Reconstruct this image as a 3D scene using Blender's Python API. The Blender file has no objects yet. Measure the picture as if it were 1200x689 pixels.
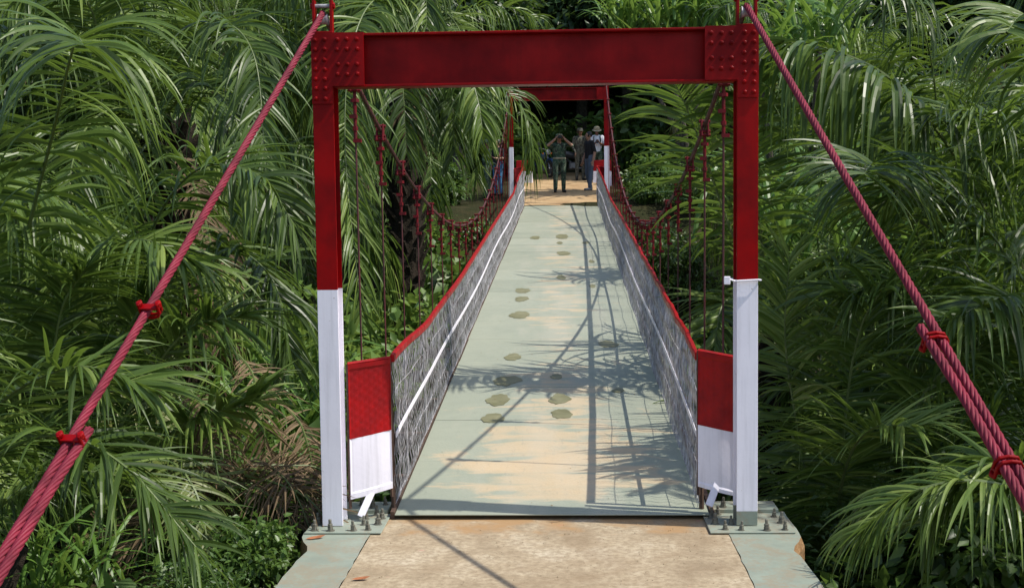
import bpy, bmesh, math, random
import numpy as np
from mathutils import Vector, Matrix

R = math.radians
SC = bpy.context.scene
COL = SC.collection

# ------------------------------------------------------------------ camera
cam_d = bpy.data.cameras.new('camera')
cam_d.sensor_width = 36.0
cam_d.lens = 45.0
cam_d.clip_start = 0.1
cam_d.clip_end = 600.0
cam = bpy.data.objects.new('camera', cam_d)
COL.objects.link(cam)
cam.matrix_world = (Matrix.Translation((0, 0, 1.98)) @ Matrix.Rotation(R(2.47), 4, 'Z')
                    @ Matrix.Rotation(R(90 - 4.2), 4, 'X') @ Matrix.Rotation(R(-0.7), 4, 'Z'))
SC.camera = cam

# ------------------------------------------------------------------ sky, sun, exposure
TO_SUN = Vector((0.70, -0.125, 1.0)).normalized()
world = bpy.data.worlds.new('World')
SC.world = world
world.use_nodes = True
wn = world.node_tree
bg = wn.nodes['Background']
sky = wn.nodes.new('ShaderNodeTexSky')
sky.sky_type = 'NISHITA'
sky.sun_disc = False
sky.sun_elevation = math.asin(TO_SUN.z)
sky.sun_rotation = math.atan2(TO_SUN.x, TO_SUN.y)
sky.air_density = 1.0
sky.dust_density = 1.5
sky.ozone_density = 1.0
wn.links.new(sky.outputs[0], bg.inputs[0])
bg.inputs[1].default_value = 0.15
sun_d = bpy.data.lights.new('sun', 'SUN')
sun_d.energy = 3.7
sun_d.angle = R(0.55)
sun_d.color = (1.0, 0.95, 0.86)
sun = bpy.data.objects.new('sun', sun_d)
COL.objects.link(sun)
sun.rotation_euler = TO_SUN.to_track_quat('Z', 'Y').to_euler()
SC.view_settings.view_transform = 'Standard'
SC.view_settings.look = 'None'
SC.view_settings.exposure = 0.42
SC.view_settings.gamma = 1.0
SC.view_settings.use_curve_mapping = False
try:
    SC.cycles.max_bounces = 8
    SC.cycles.diffuse_bounces = 4
    SC.cycles.transparent_max_bounces = 8
except Exception:
    pass

# ------------------------------------------------------------------ materials
class NT:
    def __init__(s, name):
        s.m = bpy.data.materials.new(name)
        s.m.use_nodes = True
        s.t = s.m.node_tree
        s.b = s.t.nodes['Principled BSDF']
        s.out = s.t.nodes['Material Output']
    def n(s, typ, **kw):
        nd = s.t.nodes.new(typ)
        for k, v in kw.items():
            setattr(nd, k, v)
        return nd
    def l(s, a, b):
        s.t.links.new(a, b)
    def pos(s, scale=(1, 1, 1), world=True):
        mp = s.n('ShaderNodeMapping')
        mp.inputs['Scale'].default_value = scale
        if world:
            g = s.n('ShaderNodeNewGeometry')
            s.l(g.outputs['Position'], mp.inputs[0])
        else:
            g = s.n('ShaderNodeTexCoord')
            s.l(g.outputs['Object'], mp.inputs[0])
        return mp.outputs[0]
    def noise(s, vec, scale, detail=4, rough=0.55, dist=0.0):
        nd = s.n('ShaderNodeTexNoise')
        nd.inputs['Scale'].default_value = scale
        nd.inputs['Detail'].default_value = detail
        nd.inputs['Roughness'].default_value = rough
        nd.inputs['Distortion'].default_value = dist
        s.l(vec, nd.inputs['Vector'])
        return nd.outputs[0]
    def ramp(s, fac, stops, interp='LINEAR'):
        nd = s.n('ShaderNodeValToRGB')
        cr = nd.color_ramp
        cr.interpolation = interp
        while len(cr.elements) < len(stops):
            cr.elements.new(0.5)
        for e, (p, c) in zip(cr.elements, stops):
            e.position = p
            e.color = (*c, 1) if not isinstance(c, (int, float)) else (c, c, c, 1)
        s.l(fac, nd.inputs[0])
        return nd.outputs[0]
    def mix(s, fac, a, b, blend='MIX'):
        nd = s.n('ShaderNodeMix', data_type='RGBA', blend_type=blend)
        for sock, v in ((nd.inputs[0], fac), (nd.inputs[6], a), (nd.inputs[7], b)):
            if hasattr(v, 'links'):
                s.l(v, sock)
            elif isinstance(v, (int, float)):
                sock.default_value = v
            else:
                sock.default_value = (*v, 1)
        return nd.outputs[2]
    def math(s, op, a, b=0.0):
        nd = s.n('ShaderNodeMath', operation=op)
        for sock, v in ((nd.inputs[0], a), (nd.inputs[1], b)):
            if hasattr(v, 'links'):
                s.l(v, sock)
            else:
                sock.default_value = v
        return nd.outputs[0]
    def bump(s, h, strength=0.3, dist=0.01):
        nd = s.n('ShaderNodeBump')
        nd.inputs['Strength'].default_value = strength
        nd.inputs['Distance'].default_value = dist
        s.l(h, nd.inputs['Height'])
        s.l(nd.outputs[0], s.b.inputs['Normal'])
    def base(s, c):
        if hasattr(c, 'links'):
            s.l(c, s.b.inputs['Base Color'])
        else:
            s.b.inputs['Base Color'].default_value = (*c, 1)
        return s
    def rough(s, r):
        if hasattr(r, 'links'):
            s.l(r, s.b.inputs['Roughness'])
        else:
            s.b.inputs['Roughness'].default_value = r
        return s
    def set(s, **kw):
        for k, v in kw.items():
            s.b.inputs[k.replace('_', ' ')].default_value = v
        return s

def painted(name, c1, c2, rough=0.42, scale=5, streak=True, chips=None, spec=0.5, dirt=None):
    m = NT(name)
    p = m.pos()
    n1 = m.noise(p, scale, 6, 0.6)
    col = m.mix(m.ramp(n1, [(0.35, 0.0), (0.68, 1.0)]), c1, c2)
    if streak:
        n2 = m.noise(m.pos((30, 30, 1.5)), 1.0, 3)
        col = m.mix(m.math('MULTIPLY', m.ramp(n2, [(0.5, 0.0), (0.75, 1.0)]), 0.3), col, tuple(x * 0.45 for x in c1))
    if chips:
        n3 = m.noise(p, 28, 8, 0.7)
        col = m.mix(m.ramp(n3, [(0.66, 0.0), (0.69, 1.0)]), col, chips)
    if dirt:
        nd_ = m.math('ADD', m.math('MULTIPLY', m.noise(p, 3.4, 6, 0.65, 1.0), 0.6), m.math('MULTIPLY', m.noise(p, 40, 4, 0.7), 0.4))
        col = m.mix(m.ramp(nd_, [(0.47, 0.0), (0.58, 0.75)]), col, dirt)
    m.base(col).rough(m.ramp(n1, [(0.3, rough - 0.1), (0.7, rough + 0.15)]))
    m.bump(m.noise(p, 60, 3), 0.12, 0.004)
    m.set(Specular_IOR_Level=spec)
    return m.m

M = {}
M['red'] = painted('red_gloss_paint', (0.30, 0.001, 0.002), (0.13, 0.001, 0.002), 0.40, 3.2, spec=0.14)
M['red2'] = painted('red_panel_paint', (0.36, 0.003, 0.005), (0.22, 0.003, 0.005), 0.45, 9, spec=0.25, chips=(0.10, 0.02, 0.02))
M['pink'] = painted('faded_red_cable_paint', (0.22, 0.017, 0.036), (0.11, 0.011, 0.021), 0.6, 9, False, (0.06, 0.02, 0.02), spec=0.25)
M['white'] = painted('white_paint', (0.88, 0.85, 0.93), (0.81, 0.78, 0.86), 0.45, 4, True, (0.42, 0.38, 0.36))
M['grey_green'] = painted('grey_green_paint', (0.27, 0.31, 0.25), (0.21, 0.245, 0.20), 0.6, 6, False, (0.33, 0.27, 0.19), dirt=(0.27, 0.225, 0.155))
M['hanger'] = painted('dull_red_hanger_paint', (0.17, 0.008, 0.014), (0.08, 0.012, 0.014), 0.5, 20, False, spec=0.2)
M['rust'] = painted('rusty_steel', (0.10, 0.055, 0.035), (0.05, 0.03, 0.022), 0.8, 18, False)
M['bolt'] = painted('grimy_bolt_steel', (0.17, 0.165, 0.13), (0.09, 0.08, 0.06), 0.6, 30, False)
M['galv'] = painted('galvanised_wire', (0.56, 0.55, 0.58), (0.15, 0.13, 0.13), 0.5, 14, False)
M['dark_cable'] = painted('weathered_red_cable', (0.11, 0.022, 0.025), (0.05, 0.02, 0.02), 0.6, 6, False)

def deck_material():
    m = NT('deck_plate_paint')
    p = m.pos()
    g = m.n('ShaderNodeSeparateXYZ'); m.l(p, g.inputs[0])
    n1 = m.noise(m.pos((1.0, 0.8, 1.0)), 1.5, 7, 0.62, 0.6)
    n2 = m.noise(m.pos((1.2, 3.2, 1.0)), 1.1, 6, 0.6, 0.8)
    base = m.mix(m.ramp(n1, [(0.3, 0.0), (0.7, 1.0)]), (0.335, 0.355, 0.27), (0.26, 0.285, 0.22))
    # plates each a little different
    oi = m.n('ShaderNodeObjectInfo')
    base = m.mix(m.math('MULTIPLY', oi.outputs['Random'], 0.4), base, (0.40, 0.42, 0.33))
    # sandy mud trodden in from the near bank
    near = m.n('ShaderNodeMapRange'); near.inputs[1].default_value = 8.2; near.inputs[2].default_value = 11.8
    near.inputs[3].default_value = 0.17; near.inputs[4].default_value = -0.03
    m.l(g.outputs[1], near.inputs[0])
    cx = m.math('ABSOLUTE', m.math('ADD', g.outputs[0], 0.05))
    mid = m.n('ShaderNodeMapRange'); mid.inputs[1].default_value = 0.15; mid.inputs[2].default_value = 0.95
    mid.inputs[3].default_value = 0.10; mid.inputs[4].default_value = -0.10
    m.l(cx, mid.inputs[0])
    lip = m.n('ShaderNodeMapRange'); lip.inputs[1].default_value = 7.9; lip.inputs[2].default_value = 8.5
    lip.inputs[3].default_value = -0.3; lip.inputs[4].default_value = 0.0
    m.l(g.outputs[1], lip.inputs[0])
    s = m.math('ADD', m.math('ADD', m.math('ADD', n2, near.outputs[0]), mid.outputs[0]), lip.outputs[0])
    dirt = m.ramp(s, [(0.575, 0.0), (0.66, 0.65), (0.80, 0.95)])
    col = m.mix(dirt, base, m.mix(m.noise(p, 35, 4, 0.7), (0.50, 0.365, 0.21), (0.62, 0.49, 0.32)))
    # pale dusty veil along the walking line
    veil = m.ramp(m.math('ADD', m.noise(m.pos((2.5, 0.5, 1)), 1.4, 5), mid.outputs[0]), [(0.52, 0.0), (0.74, 0.32)])
    col = m.mix(veil, col, (0.50, 0.46, 0.37))
    gr = m.noise(p, 70, 5, 0.75)
    col = m.mix(m.ramp(gr, [(0.62, 0.0), (0.70, 0.35)]), col, (0.16, 0.14, 0.10))
    # scuffs
    sc = m.noise(m.pos((9, 2.2, 1)), 3, 6, 0.7)
    col = m.mix(m.math('MULTIPLY', m.ramp(sc, [(0.58, 0.0), (0.66, 1.0)]), 0.22), col, (0.17, 0.19, 0.17))
    m.base(col)
    m.rough(m.ramp(n1, [(0.3, 0.42), (0.7, 0.62)]))
    # chequer relief of the plate
    ck = m.n('ShaderNodeTexVoronoi'); ck.inputs['Scale'].default_value = 42
    m.l(m.pos((1, 1.6, 1)), ck.inputs['Vector'])
    h = m.math('ADD', m.ramp(ck.outputs[0], [(0.2, 1.0), (0.45, 0.0)]), m.math('MULTIPLY', m.noise(p, 3, 5), 2.0))
    m.bump(h, 0.16, 0.006)
    return m.m
M['deck'] = deck_material()

def concrete():
    m = NT('dusty_concrete')
    p = m.pos()
    n1 = m.noise(p, 2.2, 7, 0.65, 0.5)
    n2 = m.noise(p, 26, 6, 0.7)
    col = m.ramp(n1, [(0.30, (0.26, 0.195, 0.12)), (0.5, (0.42, 0.335, 0.22)), (0.72, (0.55, 0.47, 0.345))])
    col = m.mix(m.ramp(n2, [(0.40, 0.7), (0.58, 0.0)]), col, (0.23, 0.17, 0.10))
    fine = m.noise(p, 110, 4, 0.75)
    col = m.mix(m.ramp(fine, [(0.58, 0.0), (0.72, 0.5)]), col, (0.62, 0.55, 0.43))
    col = m.mix(m.ramp(m.noise(p, 1.1, 4, 0.6, 1.5), [(0.50, 0.0), (0.62, 0.45)]), col, (0.25, 0.175, 0.10))
    g = m.n('ShaderNodeSeparateXYZ'); m.l(p, g.inputs[0])
    mud = m.n('ShaderNodeMapRange'); mud.inputs[1].default_value = 7.0; mud.inputs[2].default_value = 7.85
    mud.inputs[3].default_value = -0.25; mud.inputs[4].default_value = 0.22
    m.l(g.outputs[1], mud.inputs[0])
    f = m.ramp(m.math('ADD', m.noise(p, 3.5, 5), mud.outputs[0]), [(0.55, 0.0), (0.72, 0.9)])
    col = m.mix(f, col, (0.36, 0.215, 0.095))
    pk = m.ramp(m.noise(p, 5.5, 2), [(0.70, 0.0), (0.76, 0.5)])
    col = m.mix(pk, col, (0.55, 0.20, 0.18))
    m.base(col).rough(0.88)
    h = m.math('ADD', m.math('MULTIPLY', n2, 0.6), m.noise(p, 90, 4, 0.7))
    m.bump(h, 0.5, 0.006)
    return m.m
M['concrete'] = concrete()

def simple(name, c1, c2, scale, rough=0.85, bump=0.4, bscale=30, bd=0.02, world=True, detail=6):
    m = NT(name)
    p = m.pos(world=world)
    n1 = m.noise(p, scale, detail, 0.62, 0.3)
    m.base(m.mix(m.ramp(n1, [(0.32, 0.0), (0.68, 1.0)]), c1, c2)).rough(rough)
    if rough > 0.9: m.set(Specular_IOR_Level=0.1)
    if bump:
        m.bump(m.noise(p, bscale, 5, 0.65), bump, bd)
    return m.m
M['dirt'] = simple('sandy_dirt', (0.50, 0.36, 0.20), (0.36, 0.23, 0.12), 1.3, 0.95, 0.6, 9, 0.05)
M['earth'] = simple('broken_earth', (0.22, 0.115, 0.05), (0.36, 0.23, 0.12), 14, 0.95, 0.8, 40, 0.02)
M['jungle_floor'] = simple('leaf_litter_ground', (0.022, 0.028, 0.010), (0.05, 0.042, 0.02), 1.6, 0.95, 0.8, 7, 0.1)
M['bark'] = simple('palm_bark', (0.05, 0.038, 0.028), (0.02, 0.018, 0.013), 9, 0.95, 0.8, 26, 0.04, False)
M['trunk'] = simple('tree_bark', (0.11, 0.095, 0.075), (0.05, 0.045, 0.035), 7, 0.95, 0.8, 20, 0.04, False)
M['wet'] = simple('olive_mud_patch', (0.14, 0.135, 0.06), (0.235, 0.225, 0.125), 6, 0.5, 0.15, 30, 0.002)
M['dead'] = simple('dry_leaf', (0.34, 0.23, 0.12), (0.20, 0.12, 0.055), 3, 0.9, 0.0)
M['leaflitter'] = simple('fallen_leaf', (0.36, 0.13, 0.05), (0.28, 0.10, 0.04), 20, 0.7, 0.2, 40, 0.003)

def leaf(name, c1, c2, c3, rough=0.36, trans=0.28, tint=(0.22, 0.36, 0.06), spec=0.5):
    m = NT(name)
    at = m.n('ShaderNodeAttribute', attribute_name='rnd')
    oi = m.n('ShaderNodeObjectInfo')
    f = m.math('ADD', m.math('MULTIPLY', at.outputs['Fac'], 0.6), m.math('MULTIPLY', oi.outputs['Random'], 0.4))
    col = m.ramp(f, [(0.1, c1), (0.55, c2), (0.95, c3)])
    m.base(col).rough(rough).set(Specular_IOR_Level=spec)
    tr = m.n('ShaderNodeBsdfTranslucent')
    m.l(m.mix(0.55, col, tint), tr.inputs[0])
    mx = m.n('ShaderNodeMixShader'); mx.inputs[0].default_value = trans
    m.l(m.b.outputs[0], mx.inputs[1]); m.l(tr.outputs[0], mx.inputs[2])
    m.l(mx.outputs[0], m.out.inputs[0])
    return m.m
M['palm'] = leaf('palm_leaflet', (0.022, 0.044, 0.009), (0.088, 0.144, 0.026), (0.235, 0.300, 0.072), 0.38, 0.27, (0.29, 0.45, 0.055), spec=0.34)
M['palm_y'] = leaf('yellowing_palm_leaflet', (0.09, 0.13, 0.03), (0.17, 0.20, 0.05), (0.26, 0.24, 0.07), 0.45, 0.3, (0.4, 0.4, 0.08))
M['palm_dry'] = leaf('dry_palm_leaflet', (0.07, 0.045, 0.022), (0.15, 0.10, 0.05), (0.27, 0.19, 0.11), 0.8, 0.12, (0.4, 0.26, 0.1))
M['rachis'] = simple('palm_rachis', (0.13, 0.17, 0.05), (0.085, 0.125, 0.035), 5, 0.5, 0.0)
M['shrub'] = leaf('shrub_leaf', (0.035, 0.078, 0.015), (0.085, 0.155, 0.028), (0.17, 0.25, 0.05), 0.42, 0.3)
M['shrub_l'] = leaf('pale_shrub_leaf', (0.07, 0.14, 0.025), (0.12, 0.21, 0.04), (0.20, 0.29, 0.06), 0.45, 0.35, (0.32, 0.45, 0.08))
M['reed'] = leaf('reed_leaf', (0.07, 0.15, 0.025), (0.12, 0.23, 0.04), (0.18, 0.30, 0.06), 0.4, 0.35, (0.3, 0.45, 0.07))
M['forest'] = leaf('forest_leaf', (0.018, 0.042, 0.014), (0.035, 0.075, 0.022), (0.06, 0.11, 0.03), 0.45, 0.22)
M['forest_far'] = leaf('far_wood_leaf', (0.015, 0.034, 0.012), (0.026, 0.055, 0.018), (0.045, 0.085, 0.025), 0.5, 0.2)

def flat(name, c, rough=0.6, metal=0.0, var=0.25, scale=12):
    m = NT(name)
    p = m.pos(world=False)
    n = m.noise(p, scale, 5)
    m.base(m.mix(m.ramp(n, [(0.3, 0.0), (0.7, 1.0)]), c, tuple(x * (1 - var) for x in c))).rough(rough).set(Metallic=metal)
    return m.m
def camo(name, cs):
    m = NT(name)
    p = m.pos((1, 1, 0.7), world=False)
    a = m.ramp(m.noise(p, 11, 3, 0.5, 0.6), [(0.0, cs[0]), (0.44, cs[1]), (0.54, cs[2]), (0.62, cs[3])], 'CONSTANT')
    m.base(a).rough(0.85)
    m.bump(m.noise(p, 14, 4), 0.5, 0.03)
    return m.m
M['camo'] = camo('green_camouflage_cloth', [(0.012, 0.018, 0.012), (0.035, 0.075, 0.04), (0.11, 0.14, 0.09), (0.018, 0.022, 0.015)])
M['camo2'] = camo('grey_camouflage_cloth', [(0.03, 0.03, 0.022), (0.075, 0.075, 0.055), (0.12, 0.12, 0.09), (0.025, 0.025, 0.02)])
M['skin'] = flat('brown_skin', (0.36, 0.19, 0.12), 0.55, 0, 0.15)
M['skin_d'] = flat('dark_brown_skin', (0.20, 0.10, 0.06), 0.55, 0, 0.15)
M['hair'] = flat('black_hair', (0.012, 0.010, 0.009), 0.5, 0, 0.4, 40)
M['black_cloth'] = flat('black_cotton', (0.012, 0.012, 0.014), 0.9)
M['jeans'] = flat('grey_blue_denim', (0.10, 0.13, 0.18), 0.9, 0, 0.4, 9)
M['blue_cloth'] = flat('bright_blue_cloth', (0.05, 0.19, 0.36), 0.85)
M['white_cloth'] = flat('white_shirt_cloth', (0.72, 0.73, 0.76), 0.85, 0, 0.12)
M['tan_cloth'] = flat('tan_hat_cloth', (0.42, 0.36, 0.24), 0.9, 0, 0.3)
M['shoe'] = flat('black_boot_leather', (0.012, 0.011, 0.010), 0.5)
M['grey_shoe'] = flat('grey_shoe', (0.16, 0.17, 0.18), 0.7)
M['eye'] = flat('eye_dark', (0.02, 0.015, 0.012), 0.3)
M['lip'] = flat('lip', (0.25, 0.09, 0.07), 0.5)
M['plastic'] = flat('black_plastic', (0.015, 0.015, 0.017), 0.35)
M['tyre'] = flat('tyre_rubber', (0.018, 0.018, 0.018), 0.85)
M['chrome'] = flat('dull_metal', (0.16, 0.16, 0.17), 0.4, 0.9)
M['moto_grey'] = flat('grey_bodywork', (0.035, 0.038, 0.042), 0.35)
M['moto_blue'] = flat('dark_blue_bodywork', (0.02, 0.05, 0.13), 0.25)
M['amber'] = flat('amber_lens', (0.7, 0.16, 0.02), 0.25)
M['lens'] = flat('headlamp_lens', (0.25, 0.26, 0.28), 0.1)

# ------------------------------------------------------------------ mesh helpers
def V(*a):
    return Vector(a)

class MB:
    def __init__(s):
        s.v, s.f, s.mi = [], [], []
    def add(s, vs, fs, mi=0):
        o = len(s.v)
        s.v += [tuple(v) for v in vs]
        s.f += [tuple(i + o for i in f) for f in fs]
        s.mi += [mi] * len(fs)
        return s
    def box(s, x0, x1, y0, y1, z0, z1, mi=0, mat=None):
        vs = [Vector((x, y, z)) for z in (z0, z1) for y in (y0, y1) for x in (x0, x1)]
        if mat is not None:
            vs = [mat @ v for v in vs]
        return s.add(vs, [(0, 2, 3, 1), (4, 5, 7, 6), (0, 1, 5, 4), (2, 6, 7, 3), (0, 4, 6, 2), (1, 3, 7, 5)], mi)
    def tube(s, pts, rad, n=6, mi=0, cap=True):
        pts = [Vector(p) for p in pts]
        if not hasattr(rad, '__len__'):
            rad = [rad] * len(pts)
        rings = []
        prev = None
        for i, p in enumerate(pts):
            t = (pts[min(i + 1, len(pts) - 1)] - pts[max(i - 1, 0)])
            t = t.normalized() if t.length > 1e-9 else Vector((0, 0, 1))
            if prev is None:
                a = t.orthogonal().normalized()
            else:
                a = prev - t * prev.dot(t)
                a = a.normalized() if a.length > 1e-6 else t.orthogonal().normalized()
            prev = a
            b = t.cross(a)
            rings.append([p + (a * math.cos(2 * math.pi * k / n) + b * math.sin(2 * math.pi * k / n)) * rad[i] for k in range(n)])
        vs = [v for r in rings for v in r]
        fs = []
        for i in range(len(pts) - 1):
            for k in range(n):
                k2 = (k + 1) % n
                fs.append((i * n + k, i * n + k2, (i + 1) * n + k2, (i + 1) * n + k))
        if cap:
            fs.append(tuple(range(n - 1, -1, -1)))
            fs.append(tuple((len(pts) - 1) * n + k for k in range(n)))
        return s.add(vs, fs, mi)
    def lathe(s, prof, n=16, c=(0, 0, 0), mi=0, mat=None):
        vs, fs = [], []
        for (r, z) in prof:
            for k in range(n):
                a = 2 * math.pi * k / n
                v = Vector((c[0] + r * math.cos(a), c[1] + r * math.sin(a), c[2] + z))
                vs.append(mat @ v if mat is not None else v)
        for i in range(len(prof) - 1):
            for k in range(n):
                k2 = (k + 1) % n
                fs.append((i * n + k, i * n + k2, (i + 1) * n + k2, (i + 1) * n + k))
        fs.append(tuple(range(n - 1, -1, -1)))
        fs.append(tuple((len(prof) - 1) * n + k for k in range(n)))
        return s.add(vs, fs, mi)
    def prism(s, outline, y0, y1, mi=0):
        """outline in (x, z), extruded along y"""
        n = len(outline)
        vs = [(x, y0, z) for x, z in outline] + [(x, y1, z) for x, z in outline]
        fs = [tuple(range(n)), tuple(range(2 * n - 1, n - 1, -1))]
        fs += [(k, k + n, (k + 1) % n + n, (k + 1) % n) for k in range(n)]
        return s.add(vs, fs, mi)
    def mesh(s, name, mats, smooth=False, bevel=0.0):
        me = bpy.data.meshes.new(name)
        me.from_pydata(s.v, [], s.f)
        for m in (mats if isinstance(mats, (list, tuple)) else [mats]):
            me.materials.append(M[m])
        me.polygons.foreach_set('material_index', s.mi)
        if bevel:
            bm = bmesh.new(); bm.from_mesh(me)
            bmesh.ops.bevel(bm, geom=[e for e in bm.edges if e.calc_face_angle(0) > 0.6], offset=bevel, segments=1, affect='EDGES', profile=0.5)
            bm.to_mesh(me); bm.free()
        if smooth:
            me.polygons.foreach_set('use_smooth', [True] * len(me.polygons))
        me.update()
        return me
    def build(s, name, mats, parent=None, smooth=False, bevel=0.0, loc=(0, 0, 0)):
        return put(name, s.mesh(name, mats, smooth, bevel), parent, loc)

def put(name, me, parent=None, loc=(0, 0, 0), rot=(0, 0, 0), scale=None):
    o = bpy.data.objects.new(name, me)
    COL.objects.link(o)
    o.location = loc
    o.rotation_euler = rot
    if scale is not None:
        o.scale = scale if hasattr(scale, '__len__') else (scale,) * 3
    if parent is not None:
        o.parent = parent
    return o
def tag(o, label=None, cat=None, group=None, kind=None):
    if label: o['label'] = label
    if cat: o['category'] = cat
    if group: o['group'] = group
    if kind: o['kind'] = kind
    return o
def thing(name, label, cat, loc=(0, 0, 0), rz=0.0, group=None):
    o = bpy.data.objects.new(name, None)
    COL.objects.link(o)
    o.empty_display_size = 0.2
    o.location = loc
    o.rotation_euler = (0, 0, rz)
    return tag(o, label, cat, group)
def smooth01(a, b, x):
    t = min(1.0, max(0.0, (x - a) / (b - a)))
    return t * t * (3 - 2 * t)
ORD = ['first', 'second', 'third', 'fourth', 'fifth', 'sixth', 'seventh', 'eighth', 'ninth', 'tenth', 'eleventh', 'twelfth',
       'thirteenth', 'fourteenth', 'fifteenth', 'sixteenth', 'seventeenth', 'eighteenth', 'nineteenth', 'twentieth', 'twenty-first', 'twenty-second']

# ------------------------------------------------------------------ terrain
Y0, Y1 = 7.82, 33.55                      # the deck's two ends
SLOPE = 0.0699
def deck_z(y):
    return 0.034 + (y - Y0) * SLOPE
def far_z(y):
    return 1.84 + 0.085 * (y - 33.5) + (max(0, y - 43.5) ** 1.35) * 0.10
def ground_z(x, y):
    n = (math.sin(x * 0.9 + y * 0.37) * 0.18 + math.sin(x * 0.31 - y * 0.73 + 1.3) * 0.22 + math.sin(x * 2.3 + y * 1.9) * 0.06)
    near = -0.55 + min(0, (6 - abs(x))) * 0.0
    if abs(x) < 2.6:
        near = -0.62
    zv = -2.3
    if y < 20:
        b = near + (zv - near) * smooth01(7.6, 12.5, y)
    else:
        f = far_z(max(y, 33.2)) - 0.10
        b = zv + (f - zv) * smooth01(25.5, 33.6, y)
    side = max(0.0, abs(x + 0.2) - 7.0)
    b += side * 0.22 * smooth01(9, 16, y)
    damp = 1.0 - 0.9 * smooth01(32, 35, y) * (1 - smooth01(2.5, 6, abs(x)))
    return b + n * damp
def grid_mesh(name, xs, ys, zf, mat):
    vs = [(x, y, zf(x, y)) for y in ys for x in xs]
    nx = len(xs)
    fs = [(j * nx + i, j * nx + i + 1, (j + 1) * nx + i + 1, (j + 1) * nx + i) for j in range(len(ys) - 1) for i in range(nx - 1)]
    me = bpy.data.meshes.new(name)
    me.from_pydata(vs, [], fs)
    me.materials.append(M[mat])
    me.polygons.foreach_set('use_smooth', [True] * len(fs))
    return me
xs = sorted(set([round(-14 + 0.5 * i, 2) for i in range(57)] + [-120, -80, -55, -38, -28, -22, -18, 18, 22, 28, 38, 55, 80, 120]))
ys = [-60, -40, -25, -15, -10] + [-6 + 0.5 * i for i in range(125)] + [59, 63, 68, 75, 85, 100, 130]
tag(put('ground', grid_mesh('ground', xs, ys, ground_z, 'jungle_floor')), kind='structure')
# dirt landing on the far bank
lx = [-1.6 + 0.2 * i for i in range(15)]
ly = [33.3 + 0.35 * i for i in range(33)]
tag(put('far_dirt_landing', grid_mesh('far_dirt_landing', lx, ly, lambda x, y: far_z(y) + 0.03 * math.sin(x * 3 + y * 2) * 0.5 + 0.0, 'dirt')), kind='structure')

# near abutment: tan concrete slab between two painted kerb strips, chipped at the corners
slab = tag(bpy.data.objects.new('approach_slab', None), kind='structure'); COL.objects.link(slab)
MB().box(-1.19, 0.945, 1.0, 7.97, -0.9, 0.0).build('slab_concrete', 'concrete', slab, bevel=0.006)
rng = random.Random(4)
def strip(outer, inner, sgn):
    # kerb strip with a jagged, chipped outer edge near the bolted plate
    ysn = [1.0 + 0.1 * i for i in range(71)]
    top, bot = [], []
    vs, fs = [], []
    for y in ysn:
        o = outer + sgn * (0.004 * math.sin(y * 7) + 0.004 * rng.uniform(-1, 1))
        if 6.95 < y < 7.35:
            o -= sgn * 0.045 * (1 - abs(y - 7.15) / 0.2) * rng.uniform(0.5, 1.0)
        if y > 7.05:
            o += sgn * 0.07 * smooth01(7.05, 7.5, y)
        i_ = inner + sgn * 0.006 * rng.uniform(-1, 1)
        vs += [(i_, y, 0.004), (o, y, 0.004), (o + sgn * 0.02 * rng.uniform(0, 1.3), y, -0.05), (o + sgn * 0.05 * rng.uniform(-0.6, 0.8), y, -0.9)]
    mis = []
    for k in range(len(ysn) - 1):
        a, b = k * 4, (k + 1) * 4
        for j, mi in ((0, 0), (1, 1), (2, 1)):
            q = (a + j, a + j + 1, b + j + 1, b + j)
            fs.append(q if sgn > 0 else q[::-1]); mis.append(mi)
    e = (len(ysn) - 1) * 4
    q = (e, e + 1, e + 2, e + 3); fs.append(q if sgn > 0 else q[::-1]); mis.append(1)
    mb = MB(); mb.add(vs, fs); mb.mi = mis
    return mb.build('painted_strip', ['grey_green', 'earth'], slab)
strip(-1.515, -1.185, -1)
strip(1.285, 0.94, 1)

# ------------------------------------------------------------------ near and far gates
def bolt_mesh(name, r=0.011, h=0.016, mat='red', washer=True):
    """hex bolt head standing out along -y"""
    mb = MB()
    m = Matrix.Rotation(R(90), 4, 'X')
    if washer:
        mb.lathe([(r * 1.35, 0.0), (r * 1.35, 0.004), (r * 0.9, 0.005)], 10, mat=m)
    mb.lathe([(r, 0.003), (r, h), (r * 0.6, h * 1.15)], 6, mat=m)
    mb.lathe([(r * 0.5, h), (r * 0.5, h + 0.010)], 6, mat=m)
    return mb.mesh(name, mat)
BOLT = bolt_mesh('gusset_bolt')
def anchor_mesh():
    mb = MB()
    mb.lathe([(0.030, 0.0), (0.030, 0.005)], 12)
    mb.lathe([(0.021, 0.005), (0.021, 0.026), (0.015, 0.029)], 6)
    mb.lathe([(0.019, 0.030), (0.019, 0.046), (0.014, 0.049)], 6)
    mb.lathe([(0.011, 0.045), (0.011, 0.075), (0.008, 0.08)], 8)
    return mb.mesh('anchor_bolt', 'bolt')
ANCHOR = anchor_mesh()

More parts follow.
